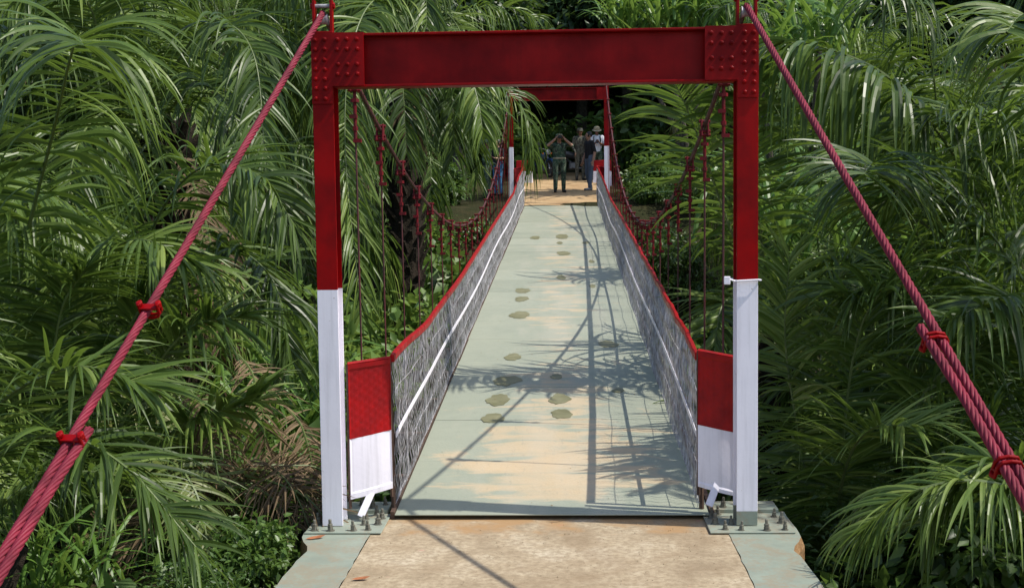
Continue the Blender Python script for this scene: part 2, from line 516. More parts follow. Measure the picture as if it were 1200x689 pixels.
XL, XR = -1.435, 1.065            # post centre lines
def gate(name, label, yf, z0, sgn, near=True):
    """yf: front face; sgn=+1 the gate's outer face looks towards -y"""
    g = thing(name, label, 'gate', (0, yf, z0))
    H = 2.975
    zw = 1.465
    hw, dp, ft = 0.0625, 0.165, 0.011
    fy = lambda a, b: (a, b) if sgn > 0 else (-b, -a)
    for cx in (XL, XR):
        lean = 0.012
        def seg(za, zb, nm, mat):
            mb = MB()
            for (ya, yb, xa, xb) in ((0, ft, -hw, hw), (dp - ft, dp, -hw, hw), (ft, dp - ft, -0.005, 0.005)):
                y_a, y_b = fy(ya, yb)
                mb.box(cx + xa, cx + xb, y_a, y_b, za, zb)
            return mb.build(nm, mat, g, bevel=0.002)
        if near and cx > 0:
            seg(0.02, 0.105, 'post_foot', 'grey_green')
            seg(0.105, zw + 0.02, 'post_lower', 'white')
            seg(zw + 0.02, H - 0.004, 'post_upper', 'red')
        else:
            seg(0.02, zw - 0.01, 'post_lower', 'white')
            seg(zw - 0.01, H - 0.004, 'post_upper', 'red')
        # saddle: two lugs with a pin over the post head
        mb = MB()
        for dx in (-0.052, 0.052):
            ya, yb = fy(0.03, 0.085)
            mb.box(cx + dx - 0.008, cx + dx + 0.008, ya, yb, H, H + 0.20)
            mb.lathe([(0.02, 0), (0.02, 0.012)], 6, mat=Matrix.Translation((cx + dx + (0.008 if dx > 0 else -0.020), (ya + yb) / 2, H + 0.165)) @ Matrix.Rotation(R(90), 4, 'Y'))
        ya, yb = fy(0.01, 0.15)
        mb.box(cx - hw, cx + hw, ya, yb, H - 0.002, H + 0.012)
        sd = mb.build('cable_saddle', 'red', g, bevel=0.002)
        pm = MB()
        ym = (fy(0.03, 0.085)[0] + fy(0.03, 0.085)[1]) / 2
        pm.lathe([(0.012, -0.06), (0.012, 0.06)], 10, mat=Matrix.Translation((cx, ym, H + 0.165)) @ Matrix.Rotation(R(90), 4, 'Y'))
        pm.lathe([(0.035, -0.03), (0.026, -0.01), (0.026, 0.01), (0.035, 0.03)], 14, mat=Matrix.Translation((cx, ym, H + 0.085)) @ Matrix.Rotation(R(90), 4, 'Y'))
        pm.build('roller', 'galv', sd, smooth=False)
    # cross beam: wide-flange section lying between the posts
    x0, x1 = XL + hw + 0.002, XR - hw - 0.002
    bz0, bz1 = H - 0.318, H - 0.004
    mb = MB()
    ya, yb = fy(0.002, dp - 0.002)
    mb.box(x0, x1, ya, yb, bz0, bz0 + 0.013)
    mb.box(x0, x1, ya, yb, bz1 - 0.013, bz1)
    ya, yb = fy(dp / 2 - 0.005, dp / 2 + 0.005)
    mb.box(x0, x1, ya, yb, bz0 + 0.013, bz1 - 0.013)
    mb.build('cross_beam', 'red', g, bevel=0.002)
    # L-shaped bolted gusset plates at both corners, front and back
    for s, cx in ((1, XL), (-1, XR)):
        for back in (False, True):
            a = cx - s * (hw - 0.0)
            out = [(a, H), (a, H - 0.415), (a + s * 0.122, H - 0.415), (a + s * 0.122, H - 0.312), (a + s * 0.312, H - 0.312), (a + s * 0.312, H)]
            if s < 0: out = out[::-1]
            if sgn < 0: out = out
            y_a, y_b = fy(-0.014, -0.002) if not back else fy(dp + 0.002, dp + 0.014)
            gp = MB().prism(out, y_a, y_b).build('gusset_plate', 'red', g)
            if back and not near: continue
            if back: continue
            pts = [(0.026 + 0.056 * i, 0.04 + 0.0575 * j) for i in range(2) for j in range(7)]
            pts += [(0.158 + 0.058 * i, zz) for i in range(3) for zz in (0.04, 0.10, 0.185, 0.245)]
            for (u, w) in pts:
                put('bolt', BOLT, gp, (a + s * u + rng.uniform(-.003, .003), y_a if sgn > 0 else y_b, H - w + rng.uniform(-.003, .003)), (0, rng.uniform(0, 1), 0 if sgn > 0 else math.pi))
    return g

GYN = 7.60
near_gate = gate('bridge_gate', 'large red and white steel portal gate spanning the near end of the footbridge', GYN, 0.0, 1)
far_gate = gate('bridge_gate', 'small distant red and white steel portal gate at the far end of the footbridge', 33.80, deck_z(33.6) + 0.06, -1, False)

# white tie wire with a tag round the right post of the near gate
mb = MB()
zt = 1.487
mb.tube([(1.0, GYN - 0.018, zt), (1.13, GYN - 0.018, zt + .006), (1.142, GYN - 0.01, zt + .004), (1.14, GYN + 0.18, zt - .004), (0.99, GYN + 0.18, zt), (0.985, GYN - 0.01, zt), (1.0, GYN - 0.018, zt)], 0.006, 6)
mb.tube([(0.99, GYN - 0.014, zt), (0.955, GYN - 0.02, zt + .012)], 0.005, 6)
tw = mb.build('tie_wire', 'white')
tag(tw, 'white tie wire looped round the right post where red meets white', 'wire')
MB().box(0.925, 0.962, GYN - 0.026, GYN - 0.012, zt - 0.02, zt + 0.028).build('wire_tag', 'white', tw, bevel=0.003)

# base plates with anchor bolts at the feet of the near gate
def base_plate(label, x0, x1, sgn):
    b = thing('base_plate', label, 'base plate', ((x0 + x1) / 2, 7.62, 0), 0, 'bolted steel foot plates of the near gate')
    w = (x1 - x0) / 2
    MB().box(-w, w, -0.16, 0.30, 0.006, 0.016).build('plate', 'grey_green', b, bevel=0.003)
    MB().box(-w * 0.9, w * 0.9, 0.305, 0.52, 0.006, 0.040).build('rear_plate', 'grey_green', b, bevel=0.003)
    for (u, v) in [(-.78, -.11), (-.80, .05), (-.72, .20), (-.35, -.12), (.25, -.115), (.62, -.10), (.42, .02), (.80, .03), (.40, .16), (.82, .17), (-.2, .24), (.62, .26)]:
        if abs((x0 + x1) / 2 + sgn * u * w - (XL if x0 < 0 else XR)) < 0.085 and v > -0.06: continue
        put('anchor_bolt', ANCHOR, b, (sgn * u * w, v, 0.016), (R(rng.uniform(-5, 5)), R(rng.uniform(-5, 5)), rng.uniform(0, 6)), rng.uniform(0.65, 0.9))
    for (u, v) in [(.45, .36), (.75, .44), (.1, .42)]:
        put('anchor_bolt', ANCHOR, b, (sgn * u * w, v, 0.040), (R(rng.uniform(-5, 5)), 0, rng.uniform(0, 6)), rng.uniform(0.65, 0.85))
    return b
base_plate('bolted grey-green steel foot plate under the left post of the near gate', -1.58, -1.12, 1)
base_plate('bolted grey-green steel foot plate under the right post of the near gate', 0.83, 1.33, -1)

# ------------------------------------------------------------------ deck
DXL, DXR = -1.085, 0.868
deck = thing('bridge_deck', 'long grey-green steel plate walkway deck of the suspension footbridge', 'bridge deck', (0, Y0, deck_z(Y0)))
tilt = math.atan(SLOPE)
PL = 1.21
nplate = 21
step = (Y1 - Y0) / nplate
pm = MB().box(DXL, DXR, 0.0, step - 0.006, -0.008, 0.0).mesh('deck_plate', 'deck', bevel=0.002)
for i in range(nplate):
    put('deck_plate', pm, deck, (rng.uniform(-.006, .006), i * step, i * step * SLOPE + rng.uniform(-.0015, .0015)), (tilt + R(rng.uniform(-.12, .12)), R(rng.uniform(-.06, .06)), R(rng.uniform(-.08, .08))))
HY = [8.75 + 1.18 * i for i in range(21)]
cb = MB().box(-1.50, 1.12, -0.04, 0.04, -0.115, -0.015).mesh('cross_bearer', 'rust', bevel=0.003)
for y in HY:
    put('cross_bearer', cb, deck, (0, y - Y0, (y - Y0) * SLOPE))
for x in (-0.95, -0.35, 0.15, 0.72):
    MB().box(x - 0.03, x + 0.03, 0.22, (Y1 - Y0) * 1.002, -0.10, -0.012).build('stringer', 'rust', deck).rotation_euler = (tilt, 0, 0)
# steel angle lips along the two deck edges
for x in (DXL - 0.03, DXR + 0.004):
    MB().box(x, x + 0.026, 0.01, (Y1 - Y0) * 1.002, -0.03, 0.014).build('edge_angle', 'rust', deck).rotation_euler = (tilt, 0, 0)
# olive mud patches lying on the plates
def blob(rx, ry, seed):
    r = random.Random(seed)
    ph = [r.uniform(0, 6.28) for _ in range(4)]
    am = [r.uniform(0.05, 0.2) / (k + 1) * 1.4 for k in range(4)]
    n = 44
    ring = []
    for k in range(n):
        a = 2 * math.pi * k / n
        q = 1 + sum(am[j] * math.sin((j + 1) * a + ph[j]) for j in range(4)) + 0.05 * math.sin(7 * a + ph[0]) + 0.04 * math.sin(11 * a + ph[2]) + r.uniform(-.04, .04)
        ring.append((rx * q * math.cos(a), ry * q * math.sin(a)))
    vs = [(0, 0, 0)] + [(x, y, 0) for x, y in ring] + [(x * 1.005, y * 1.005, -0.0015) for x, y in ring]
    fs = [(0, k + 1, (k + 1) % n + 1) for k in range(n)] + [(k + 1, k + 1 + n, (k + 1) % n + 1 + n, (k + 1) % n + 1) for k in range(n)]
    mb = MB().add(vs, fs)
    return mb.mesh('mud_patch', 'wet')
PATCH = [(-0.60, 10.30, .10, .14), (-0.62, 10.95, .105, .20), (-0.56, 11.72, .125, .20), (-0.07, 10.45, .085, .16), (-0.08, 11.0, .085, .20), (-0.10, 11.95, .06, .10),
         (-0.55, 12.9, .09, .16), (-0.60, 15.6, .115, .28), (-0.61, 16.9, .09, .22), (-0.62, 17.7, .10, .25), (-0.08, 19.1, .06, .3), (-0.06, 22.3, .12, .3), (-0.13, 24.0, .06, .22),
         (-0.1, 25.2, .13, .45), (-0.62, 25.0, .10, .3), (0.45, 11.3, .05, .09), (0.42, 13.6, .10, .2), (0.36, 18.1, .05, .16), (0.40, 21.0, .05, .2), (0.37, 24.0, .08, .2)]
for i, (x, y, rx, ry) in enumerate(PATCH):
    put('mud_patch', blob(rx, ry, i), deck, (x, y - Y0, (y - Y0) * SLOPE + 0.0035), (tilt, 0, 0))

# ------------------------------------------------------------------ railings with chain-link mesh
def prof(tab, y):
    for (a, va), (b, vb) in zip(tab, tab[1:]):
        if y <= b:
            t = smooth01(a, b, y) * 0.5 + 0.5 * max(0, (y - a) / (b - a))
            return va + (vb - va) * t
    return tab[-1][1]
HL = [(7.8, .97), (8.1, .965), (10.2, .83), (13.5, .76), (18, .75), (27, .74), (30.5, .95), (33.6, 1.0)]
HR = [(7.8, .97), (8.1, .965), (10.8, .91), (15, .85), (19, .81), (24.5, .76), (30.5, .93), (33.6, 1.0)]
def railing(label, xb, xend, xmid, tab, sgn):
    rl = thing('mesh_railing', label, 'railing', (xb, Y0 + 0.08, deck_z(Y0 + 0.08)))
    ya, yb = Y0 + 0.10, Y1 - 0.05
    o = Vector(rl.location)
    def top(y):
        t = (y - ya) / (yb - ya)
        x = xend + (xmid - xend) * math.sin(math.pi * min(1, max(0, t))) ** 0.6
        return V(x, y, deck_z(y) + prof(tab, y)) - o
    def bot(y):
        return V(xb, y, deck_z(y) + 0.012) - o
    # top rail: flat red strip folded over the mesh edge
    n = 110
    vs, fs = [], []
    for i in range(n + 1):
        y = ya + (yb - ya) * i / n
        p = top(y)
        wob = 0.003 * math.sin(y * 5.1) + 0.002 * math.sin(y * 13)
        for dx, dz in ((-0.014, -0.034), (-0.016, 0.006), (-0.009, 0.013), (0.009, 0.013), (0.016, 0.006), (0.014, -0.034)):
            vs.append((p.x + dx + wob, p.y, p.z + dz + wob))
    for i in range(n):
        for k in range(6):
            k2 = (k + 1) % 6
            fs.append((i * 6 + k, i * 6 + k2, (i + 1) * 6 + k2, (i + 1) * 6 + k))
    fs += [(5, 4, 3, 2, 1, 0), tuple(n * 6 + k for k in range(6))]
    tr = MB().add(vs, fs).build('top_rail', 'red2', rl)
    # stitched lacing knots under the rail
    mb = MB()
    # white flat strap at mid height on the deck side
    vs, fs = [], []
    sx = -sgn * 0.012
    for i in range(n + 1):
        y = ya + 0.02 + (yb - ya - 0.04) * i / n
        p = bot(y).lerp(top(y), 0.50 + 0.03 * math.sin(y * 0.7))
        for dx, dz in ((-0.002, -0.019), (0.002, -0.019), (0.002, 0.019), (-0.002, 0.019)):
            vs.append((p.x + dx + sx, p.y, p.z + dz))
    for i in range(n):
        for k in range(4):
            k2 = (k + 1) % 4
            fs.append((i * 4 + k, i * 4 + k2, (i + 1) * 4 + k2, (i + 1) * 4 + k))
    fs += [(3, 2, 1, 0), tuple(n * 4 + k for k in range(4))]
    MB().add(vs, fs).build('strap', 'white', rl)
    # slim uprights
    y = ya + 0.01
    k = 0
    while y < yb:
        mb = MB()
        a, b = bot(y), top(y)
        ox = sgn * 0.014
        mb.tube([(a.x + ox, a.y, a.z - 0.05), (b.x + ox, b.y, b.z - 0.01)], 0.010 if k else 0.016, 6)
        mb.build('upright', 'rust' if k == 0 else 'galv', rl)
        y += 1.18 if k else 0.74
        k += 1
    # chain-link wires: one mesh, far too many to pick apart
    p = 0.036
    nw = int((yb - ya) / p)
    mb = MB()
    r = random.Random(11 if sgn > 0 else 12)
    for w in range(nw):
        yw = ya + w * p
        h = (top(yw) - bot(yw)).length
        rows = max(6, int(h / 0.085))
        pts = []
        ph = r.uniform(-0.018, 0.018)
        for j in range(rows + 1):
            yy = yw + (p * 0.8 if (j + 0) % 2 else 0) + ph + r.uniform(-.009, .009)
            f = min(1.0, max(0.0, (j + (r.uniform(-.3, .3) if 0 < j < rows else 0)) / rows))
            q = bot(yy).lerp(top(yy), f * 0.985)
            q.x += (0.004 if j % 2 else -0.004) + 0.006 * math.sin(yw * 3 + f * 5)
            pts.append(q)
        mb.tube(pts, 0.0022, 3, cap=False)
    # a few horizontal line wires
    for f in (0.03, 0.25, 0.75):
        mb.tube([bot(ya + (yb - ya) * i / 80).lerp(top(ya + (yb - ya) * i / 80), f + 0.012 * math.sin(i * 1.7)) for i in range(81)], 0.0025, 4)
    cl = mb.build('chain_link_mesh', 'galv', rl)
    tag(cl, kind='stuff')
    return rl
railing('chain-link railing with red top rail and white strap along the left deck edge', -1.092, -1.10, -1.12, HL, -1)
railing('chain-link railing with red top rail and white strap along the right deck edge', 0.815, 0.80, 0.86, HR, 1)

# ------------------------------------------------------------------ red and white end panels
def wing_panel(label, a, b, z0, z1, zs, near, group):
    """embossed sheet between gate post and railing end; a, b are (x, y) of its two vertical edges"""
    A, B = Vector((a[0], a[1], 0)), Vector((b[0], b[1], 0))
    base = Vector((A.x, A.y, z0[0]))
    t = thing('end_panel', label, 'panel', base, 0, group)
    d = B - A
    nrm = Vector((d.y, -d.x, 0)).normalized()
    if nrm.y > 0: nrm = -nrm
    if not near: nrm = -nrm
    def sheet(f0, f1, nm, mat, emb=1.0):
        # rows of shallow pressed dimples in the sheet
        nu, nv = (26, 34) if near else (6, 6)
        vs, fs = [], []
        for j in range(nv + 1):
            for i in range(nu + 1):
                u, v = i / nu, j / nv
                f = f0 + (f1 - f0) * v
                zb = z0[0] + (z0[1] - z0[0]) * u
                zt_ = z1[0] + (z1[1] - z1[0]) * u
                p = A + d * u
                z = zb + (zt_ - zb) * f
                bow = 0.010 * math.sin(math.pi * u) + 0.006 * math.sin(f * 5 + u * 2)
                em = emb * 0.0012 * (1 if ((j // 2 + (i // 3) % 2) % 2 == 0 and i % 3 != 0) else 0)
                if i in (0, nu) or (f < 0.04) or f > 0.96: em = 0.006
                q = p + nrm * (bow + em)
                vs.append((q.x - base.x, q.y - base.y, z - base.z))
        for j in range(nv):
            for i in range(nu):
                k = j * (nu + 1) + i
                fs.append((k, k + 1, k + nu + 2, k + nu + 1))
        n0 = len(vs)
        bk = [(x - nrm.x * 0.014, y - nrm.y * 0.014, z) for x, y, z in (vs[0], vs[nu], vs[-1], vs[nv * (nu + 1)])]
        vs += bk
        fs.append((n0, n0 + 3, n0 + 2, n0 + 1))
        c = [0, nu, (nu + 1) * (nv + 1) - 1, nv * (nu + 1)]
        for k in range(4):
            fs.append((c[k], n0 + k, n0 + (k + 1) % 4, c[(k + 1) % 4]))
        return MB().add(vs, fs).build(nm, mat, t, smooth=False)
    sheet(zs + 0.0, 1.0, 'red_sheet', 'red2')
    sheet(0.0, zs - 0.001, 'white_sheet', 'white', 0.15)
    # folded red cap along the top and an edge angle
    mb = MB()
    pa, pb = Vector((0, 0, z1[0] - base.z)), d + Vector((0, 0, z1[1] - base.z))
    for o in (0.0,):
        mb.tube([pa - nrm * 0.012, pb - nrm * 0.012], 0.016, 6)
    mb.build('top_cap', 'red2', t)
    mb = MB()
    for q, zz0, zz1 in ((Vector((0, 0, 0)), z0[0], z1[0]), (d, z0[1], z1[1])):
        qq = q - nrm * 0.018
        mb2 = MB().tube([(qq.x, qq.y, zz0 - base.z - 0.06), (qq.x, qq.y, zz1 - base.z)], 0.011, 6)
        mb2.build('edge_rod', 'rust', t)
    # short white strut at the foot
    m = d * 0.42 + Vector((0, 0, 0.02))
    mt = Matrix.Translation(m + Vector((0, -0.02, -0.03))) @ Matrix.Rotation(R(24), 4, 'Y') @ Matrix.Rotation(R(-20), 4, 'X')
    MB().box(-0.022, 0.022, -0.012, 0.012, -0.11, 0.05, 0, mt).build('strut', 'white', t, bevel=0.002)
    return t
wing_panel('embossed red over white end panel beside the left post of the near gate', (-1.345, 7.74), (-1.10, 7.84), (0.15, 0.20), (0.985, 1.01), 0.45, True, 'end panels of the railings')
wing_panel('embossed red over white end panel beside the right post of the near gate', (0.80, 7.86), (1.035, 7.80), (0.20, 0.15), (1.04, 1.0), 0.46, True, 'end panels of the railings')
zf = deck_z(33.6)
wing_panel('distant red over white end panel beside the left post of the far gate', (-1.36, 33.78), (-1.10, 33.60), (zf + .12, zf + .12), (zf + 0.95, zf + 1.0), 0.45, False, 'end panels of the railings')
wing_panel('distant red over white end panel beside the right post of the far gate', (0.80, 33.60), (1.00, 33.78), (zf + .12, zf + .12), (zf + 1.0, zf + .95), 0.45, False, 'end panels of the railings')
def barrier(label, x0, x1, y):
    z = far_z(y)
    b = thing('barrier_block', label, 'barrier', ((x0 + x1) / 2, y, z), 0, 'low barrier blocks at the back of the landing')
    w = (x1 - x0) / 2
    MB().prism([(-w - .03, -0.2), (w + .03, -0.2), (w, .35), (-w, .35)], -.12, .12).build('white_base', 'white', b, bevel=0.01)
    MB().prism([(-w, .352), (w, .352), (w - .01, .70), (-w + .01, .70)], -.115, .115).build('red_top', 'red2', b, bevel=0.012)
    return b
barrier('low red over white barrier block at the back left of the landing', -1.62, -1.10, 41.8)
barrier('low red over white barrier block at the back right of the landing', 0.88, 1.45, 41.4)

# ------------------------------------------------------------------ cables
ZT = 2.975 + 0.125                # cable height over the near gate's base
ZF = deck_z(33.6) + 0.06 + 2.975 + 0.125
YA, YB = GYN + 0.06, 33.74
def cable_z(y, sag=2.32):
    t = (y - YA) / (YB - YA)
    return ZT + (ZF - ZT) * t - 4 * sag * t * (1 - t)
def rope(pts, rad, strands=6, pitch=0.26, per_m=55, sides=5):
    """laid wire rope: helical strands round a core"""
    pts = [Vector(p) for p in pts]
    mb = MB()
    L = [0.0]
    for a, b in zip(pts, pts[1:]): L.append(L[-1] + (b - a).length)
    n = int(L[-1] * per_m)
    samp = []
    j = 0
    for i in range(n + 1):
        s = L[-1] * i / n
        while j < len(L) - 2 and L[j + 1] < s: j += 1
        f = (s - L[j]) / max(1e-6, L[j + 1] - L[j])
        samp.append((pts[j].lerp(pts[j + 1], f), (pts[j + 1] - pts[j]).normalized(), s))
    sr = rad * 0.40
    for k in range(strands):
        q = []
        for p, t, s in samp:
            a = Vector((0, 0, 1)).cross(t).normalized()
            b = t.cross(a)
            w = 2 * math.pi * (s / pitch + k / strands)
            q.append(p + (a * math.cos(w) + b * math.sin(w)) * (rad - sr))
        mb.tube(q, sr, sides)
    mb.tube([p for p, t, s in samp[::6]] + [samp[-1][0]], rad * 0.55, 6)
    return mb
def clip(label_parent, p, t, rad, side):
    """forged cable clip: saddle, U-bolt and two nuts gripping the two parts of the rope"""
    t = t.normalized()
    a = side.normalized()
    b = t.cross(a).normalized()
    mat = Matrix((a, b, t)).transposed().to_4x4()
    mat.translation = p
    mb = MB()
    mb.box(-rad * 2.4, rad * 2.4, rad * 1.0, rad * 1.5, -0.018, 0.018, 0, mat)
    for zz in (-0.012, 0.012):
        us = [Vector((-rad * 2.15, rad * 2.5, zz)), Vector((-rad * 2.15, 0, zz)), Vector((-rad * 1.6, -rad * 0.95, zz)), Vector((0, -rad * 1.25, zz)), Vector((rad * 1.6, -rad * 0.95, zz)), Vector((rad * 2.15, 0, zz)), Vector((rad * 2.15, rad * 2.5, zz))]
        mb.tube([mat @ u for u in us], 0.0075, 6)
    for sx in (-1, 1):
        mm = mat @ Matrix.Translation((sx * rad * 2.15, rad * 1.75, 0)) @ Matrix.Rotation(R(-90), 4, 'X')
        mb.lathe([(0.016, 0), (0.016, 0.014), (0.010, 0.018)], 6, mat=mm)
    return mb.build('cable_clip', 'red', label_parent, bevel=0.002)

def main_cable(label, xc, xa, ya, fc, sgn):
    """runs from the ground anchor behind the camera's side up over the near gate, through the sagging span to the far gate"""
    o = V(xa, 2.4, -0.3)
    c = thing('main_cable', label, 'cable', o)
    RD = 0.0195
    topn = V(xc, YA, ZT)
    anchor = V(xa, ya, -0.35)
    # backstay with slight sag
    bs = []
    for i in range(15):
        f = i / 14
        p = topn.lerp(anchor, f)
        p.z -= 0.015 * math.sin(math.pi * f)
        bs.append(p - o)
    rope(bs, RD, 6, 0.24, 46, 5).build('backstay_rope', 'pink', c, smooth=True)
    # returned tail lying beside it, held by clips
    d = (anchor - topn).normalized()
    side = d.cross(V(0, 0, 1)).normalized() * (1 if d.cross(V(0, 0, 1)).x * sgn < 0 else -1)
    off = side * (RD * 2.05)
    f0 = (fc[1] if sgn < 0 else fc[0]) - 0.012
    tail = []
    for i in range(10):
        f = f0 + (1 - f0) * i / 9
        p = topn.lerp(anchor, f); p.z -= 0.015 * math.sin(math.pi * f)
        tail.append(p + off * (1.0) - o)
    tail[0] += side * 0.012
    rope(tail, RD, 6, 0.24, 46, 5).build('rope_tail', 'pink', c, smooth=True)
    for f in fc:
        p = topn.lerp(anchor, f); p.z -= 0.015 * math.sin(math.pi * f)
        clip(c, p + off * 0.5 - o, d, RD, side)
    # sagging main span
    sp = [V(xc, YA + (YB - YA) * i / 90, cable_z(YA + (YB - YA) * i / 90)) - o for i in range(91)]
    rope(sp, RD * 0.95, 6, 0.24, 16, 4).build('span_rope', 'dark_cable', c, smooth=True)
    # far backstay down behind the far gate
    fb = [V(xc, YB, ZF) - o, V(xc + sgn * 0.5, YB + 5.5, ZF - 2.6) - o]
    MB().tube(fb, RD, 8).build('far_backstay', 'pink', c)
    return c
main_cable('thick red wire rope main cable over the left posts, slanting down to the left', XL, -2.185, 2.46, (0.451, 0.577, 0.70), -1)
main_cable('thick red wire rope main cable over the right posts, slanting down to the right', XR, 1.78, 1.81, (0.478, 0.58, 0.69), 1)

# hangers: rod, turnbuckle and cable clamp
def clamp_mesh():
    mb = MB()
    mb.box(-0.030, -0.018, -0.030, 0.030, -0.085, 0.045)
    mb.box(0.018, 0.030, -0.030, 0.030, -0.085, 0.045)
    for z in (0.034, -0.045, -0.072):
        mb.lathe([(0.013, -0.042), (0.013, 0.042)], 6, mat=Matrix.Translation((0, 0, z)) @ Matrix.Rotation(R(90), 4, 'Y'))
    return mb.mesh('cable_clamp', 'hanger', bevel=0.002)
def buckle_mesh():
    mb = MB()
    mb.tube([(0, 0, -0.08), (0, 0, -0.42)], 0.012, 8)
    mb.lathe([(0.030, -0.012), (0.030, 0.012)], 6, (0, 0, -0.14))
    mb.box(-0.036, 0.014, -0.020, 0.020, -0.262, -0.236)
    mb.box(-0.014, 0.040, -0.020, 0.020, -0.425, -0.40)
    mb.lathe([(0.019, -0.014), (0.019, 0.014)], 6, (0, 0, -0.33))
    return mb.mesh('turnbuckle', 'hanger')
CLAMP, BUCKLE = clamp_mesh(), buckle_mesh()
for side, xc, xb in (('left', XL, -1.42), ('right', XR, 1.06)):
    for i, y in enumerate(HY):
        zc, zd = cable_z(y), deck_z(y) - 0.06
        h = thing('hanger', '%s red steel hanger rod from the near gate on the %s main cable' % (ORD[i], side), 'hanger', (xb, y, zd), 0, 'hanger rods of the %s main cable' % side)
        top = V(xc - xb, 0, zc - zd)
        slope_c = (cable_z(y + .05) - cable_z(y - .05)) / 0.1
        put('cable_clamp', CLAMP, h, top, (math.atan(slope_c), 0, 0))
        if zc - zd > 0.6:
            put('turnbuckle', BUCKLE, h, top)
        MB().tube([top + V(0, 0, -0.09), V(0, 0, 0)], 0.0072, 6).build('rod', 'dark_cable' if i < 6 else 'hanger', h)
        MB().lathe([(0.016, -0.03), (0.016, 0.0)], 6).build('foot_nut', 'bolt', h)

# ------------------------------------------------------------------ foliage builders
def mesh_np(name, verts, faces, mats, mi=None, rnd=None):
    me = bpy.data.meshes.new(name)
    me.from_pydata(verts, [], faces)
    for m in mats:
        me.materials.append(M[m])
    if mi is not None:
        me.polygons.foreach_set('material_index', mi)
    at = me.attributes.new('rnd', 'FLOAT', 'POINT')
    at.data.foreach_set('value', rnd if rnd is not None else [0.5] * len(verts))
    me.update()
    return me

def curve_pts(ctrl, n):
    """Catmull-Rom through the control points"""
    P = [Vector(c) for c in ctrl]
    P = [P[0] * 2 - P[1]] + P + [P[-1] * 2 - P[-2]]
    out = []
    segs = len(P) - 3
    for i in range(n + 1):
        u = i / n * segs
        k = min(int(u), segs - 1)
        t = u - k
        a, b, c, d = P[k:k + 4]
        out.append(0.5 * ((2 * b) + (c - a) * t + (2 * a - 5 * b + 4 * c - d) * t * t + (3 * b - a - 3 * c + d) * t ** 3))
    return out

DOWN = Vector((0, 0, -1))
def frond_mesh(ctrl, pairs=75, L=0.85, w=0.021, droop=1.2, seed=0, mat='palm', start=0.10, spread=0.35, rr=0.022, tipfan=0.5, segs=6):
    r = random.Random(seed)
    N = 60
    C = curve_pts(ctrl, N)
    vs, fs, mi, rn = [], [], [], []
    # rachis, four-sided and tapering
    mb = MB()
    mb.tube(C, [rr * (1 - 0.86 * (i / N)) for i in range(N + 1)], 5, 1)
    vs += mb.v; fs += mb.f; mi += [1] * len(mb.f); rn += [0.5] * len(mb.v)
    clift = {-1: 0.2, 1: 0.2}; cfw = {-1: 0.0, 1: 0.0}; cn = {-1: 0, 1: 0}
    for i in range(pairs):
        t0 = start + (1 - start) * (i + 0.5) / pairs
        for side in (-1, 1):
            t = min(0.999, max(0.0, t0 + r.uniform(-.4, .4) / pairs))
            if r.random() < 0.03: continue
            k = min(N - 1, int(t * N)); f = t * N - k
            p = C[k].lerp(C[k + 1], f)
            T = (C[min(N, k + 2)] - C[max(0, k - 1)]).normalized()
            S = T.cross(Vector((0, 0, 1)))
            if S.length < 0.15: S = T.cross(Vector((0.3, 1, 0)))
            S.normalize()
            Nn = S.cross(T)
            if cn[side] <= 0:          # leaflets spring in small fascicles, each set at its own angle
                cn[side] = r.randint(1, 4)
                clift[side] = r.choice((0.6, 0.3, 0.05, -0.2)) * spread / 0.35
                cfw[side] = r.uniform(-.22, .22)
            cn[side] -= 1
            fw = 0.25 + (tipfan + 0.35) * t ** 2 + cfw[side] + r.uniform(-.08, .08)
            lift = clift[side] + r.uniform(-.14, .14)
            d = (S * side * math.cos(fw) + T * math.sin(fw) + Nn * lift).normalized()
            pr_ = 0.42 + 0.58 * smooth01(start, 0.42, t) if t < 0.45 else 1.0 - 0.42 * ((t - 0.45) / 0.55) ** 1.6
            ln = L * pr_ * r.uniform(0.82, 1.12)
            if r.random() < 0.06: ln *= r.uniform(0.3, 0.6)
            ww = w * (0.75 + 0.35 * pr_) * r.uniform(0.85, 1.15)
            W = T - d * T.dot(d)
            W.normalize()
            tw = r.uniform(-0.5, 0.5)
            W = (W * math.cos(tw) + d.cross(W) * math.sin(tw)).normalized()
            col = min(1, max(0, r.gauss(0.45, 0.26)))
            dr = droop * r.uniform(0.4, 1.8)
            broken = r.random() < 0.10
            o = len(vs)
            q = p.copy()
            prof_ = (0.45, 0.95, 1.0, 0.88, 0.66, 0.38, 0.04)
            for j in range(segs + 1):
                n = d.cross(W).normalized()
                u_ = j * 6 / segs; k_ = min(5, int(u_)); hw_ = ww * (prof_[k_] + (prof_[k_ + 1] - prof_[k_]) * (u_ - k_))
                vs += [tuple(q - W * hw_), tuple(q + n * hw_ * 0.35), tuple(q + W * hw_)]
                rn += [col, col, col]
                stp = ln / segs
                kink = 3.2 if (broken and j == segs // 2) else 1.0
                d = (d + DOWN * dr * kink * stp * (0.5 + 1.1 * j / segs)).normalized()
                W = W - d * W.dot(d)
                if W.length < 1e-3: W = d.orthogonal()
                W.normalize()
                q = q + d * stp
            for j in range(segs):
                a = o + j * 3
                fs += [(a, a + 1, a + 4, a + 3), (a + 1, a + 2, a + 5, a + 4)]
                mi += [0, 0]
    return mesh_np('frond', vs, fs, [mat, 'rachis'], mi, rn)

def arch(length, e0, curv, twist=0.0, n=8):
    """control points of a frond growing along +y, rising at e0 and bending over"""
    p = Vector((0, 0, 0)); e = e0; out = [p.copy()]
    ds = length / n
    x = 0.0
    for i in range(n):
        e -= curv * ds * (0.45 + 1.1 * i / n)
        x += twist * ds * (i / n)
        p = p + Vector((math.sin(x) * math.cos(e), math.cos(x) * math.cos(e), math.sin(e))) * ds
        out.append(p.copy())
    return out

